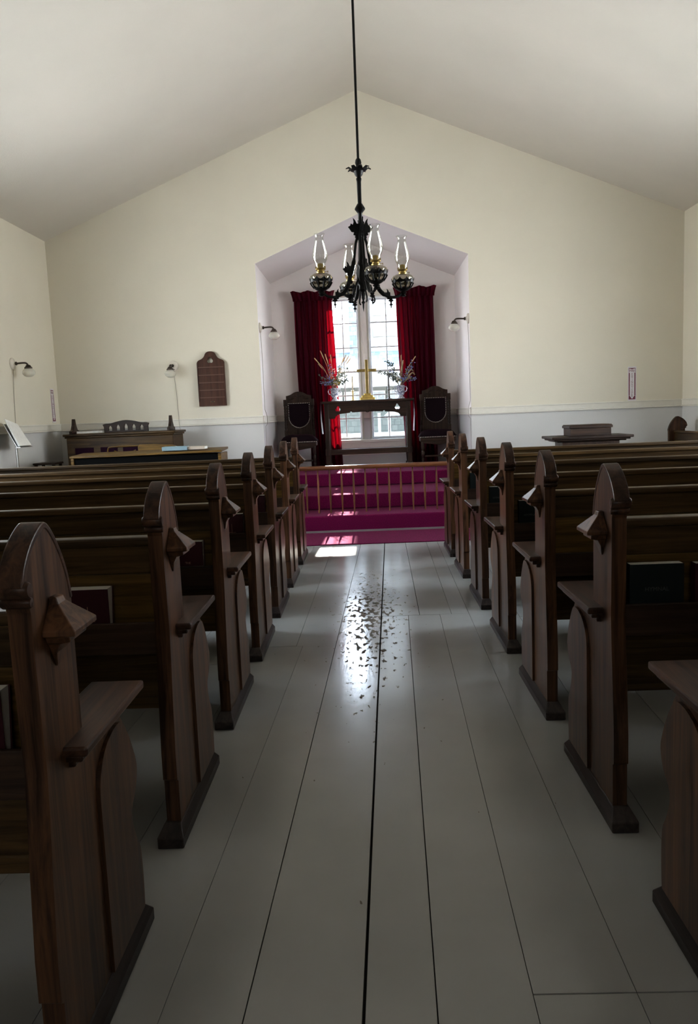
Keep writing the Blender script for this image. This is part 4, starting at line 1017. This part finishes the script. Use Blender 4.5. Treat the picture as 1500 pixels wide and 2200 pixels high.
def flatbook(label, x, y, z, wx, wy, h, mat, rz):
    r = thing('book', label, 'book', (x, y, z), rz)
    w = MB(); w.box(-wx / 2, wx / 2, -wy / 2, wy / 2, 0, .004); w.box(-wx / 2, wx / 2, -wy / 2, wy / 2, h - .004, h); w.box(-wx / 2, wx / 2, -wy / 2, -wy / 2 + .004, .004, h - .004); w.build('cover', mat, r, bevel=.001)
    w = MB(); w.box(-wx / 2 + .004, wx / 2 - .004, -wy / 2 + .0045, wy / 2 - .004, .0045, h - .0045); w.build('pages', M['paper'], r)
flatbook('blue grey book lying on the long desk', -2.245, 9.14, 1.0205, .29, .20, .045, M['blue'], .06)
flatbook('tan book lying beside the blue grey book on the long desk', -1.985, 9.15, 1.0235, .19, .16, .036, M['tan'], -.05)
# music stand
t = thing('music_stand', 'slim steel music stand by the side wall', 'music stand', (-4.05, 8.95, 0))
w = MB(); w.lathe([(.012, .02), (.012, .70), (.016, .70), (.016, .74), (.009, .745), (.009, 1.16)], seg=12); w.build('pole', M['steel'], t, smooth=True)
for k in range(3):
    a = k * 2 * PI / 3; w = MB(); w.tube([(.014 * math.cos(a), .014 * math.sin(a), .16), (.11 * math.cos(a), .11 * math.sin(a), .02)], .007, 7); w.build('leg', M['steel'], t, smooth=True)
w = MB(); w.hexa([(-.045, -.17, 1.40), (-.040, -.17, 1.402), (-.040, .17, 1.402), (-.045, .17, 1.40), (.085, -.17, 1.14), (.09, -.17, 1.142), (.09, .17, 1.142), (.085, .17, 1.14)])
w.box(.07, .125, -.17, .17, 1.13, 1.1385); w.tube([(0, 0, 1.16), (.01, 0, 1.22), (.035, 0, 1.245)], .008, 8); w.build('desk', M['steel'], t)
w = MB(); w.hexa([(-.040, -.15, 1.46), (-.032, -.15, 1.462), (-.012, .12, 1.40), (-.02, .12, 1.398), (.094, -.15, 1.146), (.118, -.15, 1.15), (.118, .15, 1.15), (.094, .15, 1.146)])
w.xf(Matrix.Translation((-4.05, 8.95, 0))); tag(w.build('sheet_music', M['paper']), 'open white sheet music on the music stand', 'sheet music')

# ---------------------------------------------------------------- lectern
t = thing('lectern', 'dark wooden lectern with a raised box on its wide moulded top', 'lectern', (2.61, 9.2, 0))
w = MB(); w.box(-.33, .33, .02, .40, .08, .93); w.box(-.37, .37, -.02, .44, 0, .0795); w.build('body', M['walnut_z'], t, bevel=.006)
w = MB(); w.box(-.47, .47, -.06, .50, .965, .995); w.box(-.44, .44, -.04, .48, .945, .9645); w.box(-.40, .40, -.01, .45, .9305, .9445); w.build('top_moulding', M['walnut_x'], t, bevel=.008)
w = MB(); w.box(-.235, .235, .03, .36, .9955, 1.085); w.box(-.25, .25, .015, .375, 1.0855, 1.115); w.box(-.242, .242, .022, .367, 1.1155, 1.124); w.build('raised_box', M['walnut_x'], t, bevel=.004)

# ---------------------------------------------------------------- outside
w = MB(); w.box(-14, 14, YB + .4, 32, -.35, -.3); struct(w.build('ground', M['ext_ground']))
t = thing('neighbour_house', 'white house with shingled porch roof seen through the chancel window', 'house', (0, 19, -.3))
w = MB(); w.box(-4, 3.6, 0, .2, 0, 2.6); w.build('wall', M['ext_shingle'], t)
w = MB(); w.box(.06, 3.6, 1.6, 1.8, 2.6, 9.4); w.box(.06, .26, 1.8, 6, 2.6, 9.4)
for z in (4.0, 4.45, 4.9, 5.4): w.box(.04, 3.6, 1.57, 1.6, z, z + .03)
w.build('upper_wall', M['ext_white'], t)
w = MB(); w.prism([(.0, 9.3), (3.7, 9.3), (1.8, 10.8)], 1.4, 6, 'y'); w.build('gable', M['ext_white'], t)
for z0, z1 in ((3.62, 3.85), (4.15, 4.42)):
    w = MB(); w.box(.25, 1.05, 1.56, 1.6, z0, z1); w.build('window', M['ext_dark'], t)
w = MB(); w.box(-1.0, -.18, 1.2, 2.4, 2.6, 3.9); w.build('side_wall', M['ext_white'], t)
w = MB(); w.box(-.36, .05, 1.0, 1.199, 2.6, 5.6); w.build('shingle_tower', M['ext_tower'], t)
w = MB(); w.hexa([(-4.2, -.5, 2.62), (3.8, -.5, 2.62), (3.8, 1.2, 3.12), (-4.2, 1.2, 3.12), (-4.2, -.5, 2.72), (3.8, -.5, 2.72), (3.8, 1.2, 3.22), (-4.2, 1.2, 3.22)]); w.build('porch_roof', M['ext_roof'], t)
w = MB(); w.box(-4.2, 3.8, -.56, -.5, 2.30, 2.72); w.box(-4.2, 3.8, -.5, -.02, 2.28, 2.34); w.build('fascia', M['ext_white'], t)
for x_ in (-.75, -.33, .28, .72):
    w = MB(); w.box(x_ - .19, x_ + .19, -.03, -.0, 1.86, 2.2); f = w.build('window', M['ext_white'], t)
    g = MB()
    for a in (-.09, .09): g.box(x_ + a - .075, x_ + a + .075, -.04, -.031, 1.89, 2.17)
    g.build('pane', M['ext_dark'], f)
t = thing('picket_fence', 'low white picket fence outside the chancel window', 'fence', (0, 16.5, -.3))
w = MB(); w.box(-3, 3, 0, .04, 1.18, 1.26); w.box(-3, 3, 0, .04, .62, .68); w.build('rail', M['ext_white'], t)
pk = None; x_ = -2.0
while x_ < 2.0:
    if pk is None:
        w = MB(); w.box(-.035, .035, -.012, -.0005, 0, 1.2); pk = w.build('picket', M['ext_white'], t); pk.location.x = x_
    else:
        c = pk.copy(); COL.objects.link(c); c.location.x = x_
    x_ += .13
t = thing('garden_pavilion', 'small white pavilion with posts beyond the fence', 'pavilion', (.62, 17.4, -.3))
for a in (-.34, -.12, .42):
    w = MB(); w.box(a - .03, a + .03, 0, .06, 0, 1.66); w.build('post', M['ext_white'], t)
w = MB(); w.prism([(-.22, 1.60), (.62, 1.60), (.5, 1.78), (.0, 1.78)], -.1, .5, 'y'); w.build('canopy', M['ext_white'], t)
t = thing('garden_tree', 'leafy green tree standing beside the white house', 'tree', (2.2, 18, -.3))
w = MB(); w.tube([(0, 0, 0), (.05, 0, 1.5), (-.1, .1, 3)], [.14, .11, .07], 8); w.build('trunk', M['ext_bark'], t, smooth=True)
w = MB(); rr = random.Random(11)
for i in range(420):
    a, b_ = rr.uniform(0, 6.28), rr.uniform(-1.2, 1.5); q = rr.uniform(.5, 1.0)
    p = Vector((q * math.cos(a) * math.cos(b_) * 1.1, q * math.sin(a) * math.cos(b_) * .7, 3.6 + q * math.sin(b_)))
    d1 = Vector((rr.uniform(-1, 1), rr.uniform(-1, 1), rr.uniform(-1, 1))).normalized() * .12; d2 = d1.orthogonal().normalized() * .06
    w.add([p - d1, p + d2, p + d1, p - d2], [(0, 1, 2, 3)])
w.build('foliage', M['ext_green'], t)

# ---------------------------------------------------------------- light
wd = bpy.data.worlds.new('sky'); SC.world = wd; wd.use_nodes = True
nt = wd.node_tree; nt.nodes.clear()
o = nt.nodes.new('ShaderNodeOutputWorld'); bg = nt.nodes.new('ShaderNodeBackground')
tc = nt.nodes.new('ShaderNodeTexCoord'); sp = nt.nodes.new('ShaderNodeSeparateXYZ'); nt.links.new(tc.outputs['Generated'], sp.inputs[0])
nt.links.new(ramp(nt, sp.outputs[2], [(.0, (.92, .95, 1.0)), (.6, (.62, .78, 1.0))]), bg.inputs[0]); bg.inputs[1].default_value = 25.
nt.links.new(bg.outputs[0], o.inputs[0])
def lamp(name, kind, loc, energy, color, **k):
    l = bpy.data.lights.new(name, kind); l.energy = energy; l.color = color
    for a, b in k.items(): setattr(l, a, b)
    ob = bpy.data.objects.new(name, l); COL.objects.link(ob); ob.location = loc; return ob
sun = lamp('sun', 'SUN', (0, 30, 20), 60., (1, .93, .82), angle=math.radians(.6))
dv = Vector((-.015, -1, -.62)); sun.rotation_euler = dv.to_track_quat('-Z', 'Y').to_euler()
for (a, b), el, er in zip(WY, (36, 60), (36, 60)):
    for xw, s, e in ((XL, -1, el), (XR, 1, er)):
        L = lamp('window_daylight', 'AREA', (xw + s * .20, (a + b) / 2, (WZ[0] + WZ[1]) / 2), e, (1, .97, .915), shape='RECTANGLE', size=b - a, size_y=WZ[1] - WZ[0], spread=math.radians(142))
        L.rotation_euler = Vector((-s, 0, -.12)).to_track_quat('-Z', 'Y').to_euler()

L = lamp('rear_fill', 'AREA', (0, YN + .05, 3.1), 52, (1, .975, .94), shape='RECTANGLE', size=2.0, size_y=2.2)  # added soft fill behind the camera; the rear wall has no window
L.rotation_euler = Vector((0, 1, .18)).to_track_quat('-Z', 'Y').to_euler()

# ---------------------------------------------------------------- camera
cam = bpy.data.cameras.new('camera'); co = bpy.data.objects.new('camera', cam); COL.objects.link(co)
f, pitch, roll, yaw = 1680.18, .1235, -.0407, -.0271
F = Vector((math.sin(yaw) * math.cos(pitch), math.cos(yaw) * math.cos(pitch), -math.sin(pitch)))
r0 = Vector((math.cos(yaw), -math.sin(yaw), 0)); u0 = r0.cross(F)
c_, s_ = math.cos(roll), math.sin(roll)
Rv = r0 * c_ + u0 * s_; Uv = -r0 * s_ + u0 * c_
m = Matrix((Rv, Uv, -F)).transposed().to_4x4(); m.translation = Vector((0, 0, 1.35))
co.matrix_world = m
cam.sensor_fit = 'HORIZONTAL'; cam.sensor_width = 36; cam.lens = f * 36 / 1500; cam.clip_start = .02; cam.clip_end = 200
SC.camera = co
SC.view_settings.view_transform = 'Standard'; SC.view_settings.look = 'None'; SC.view_settings.exposure = 0; SC.view_settings.gamma = .86
SC.cycles.use_denoising = True
SC.cycles.max_bounces = 7; SC.cycles.diffuse_bounces = 5; SC.cycles.glossy_bounces = 3; SC.cycles.transparent_max_bounces = 16
SC.cycles.use_adaptive_sampling = True; SC.cycles.adaptive_threshold = .05
SC.cycles.sample_clamp_indirect = 6; SC.cycles.caustics_reflective = False; SC.cycles.caustics_refractive = False
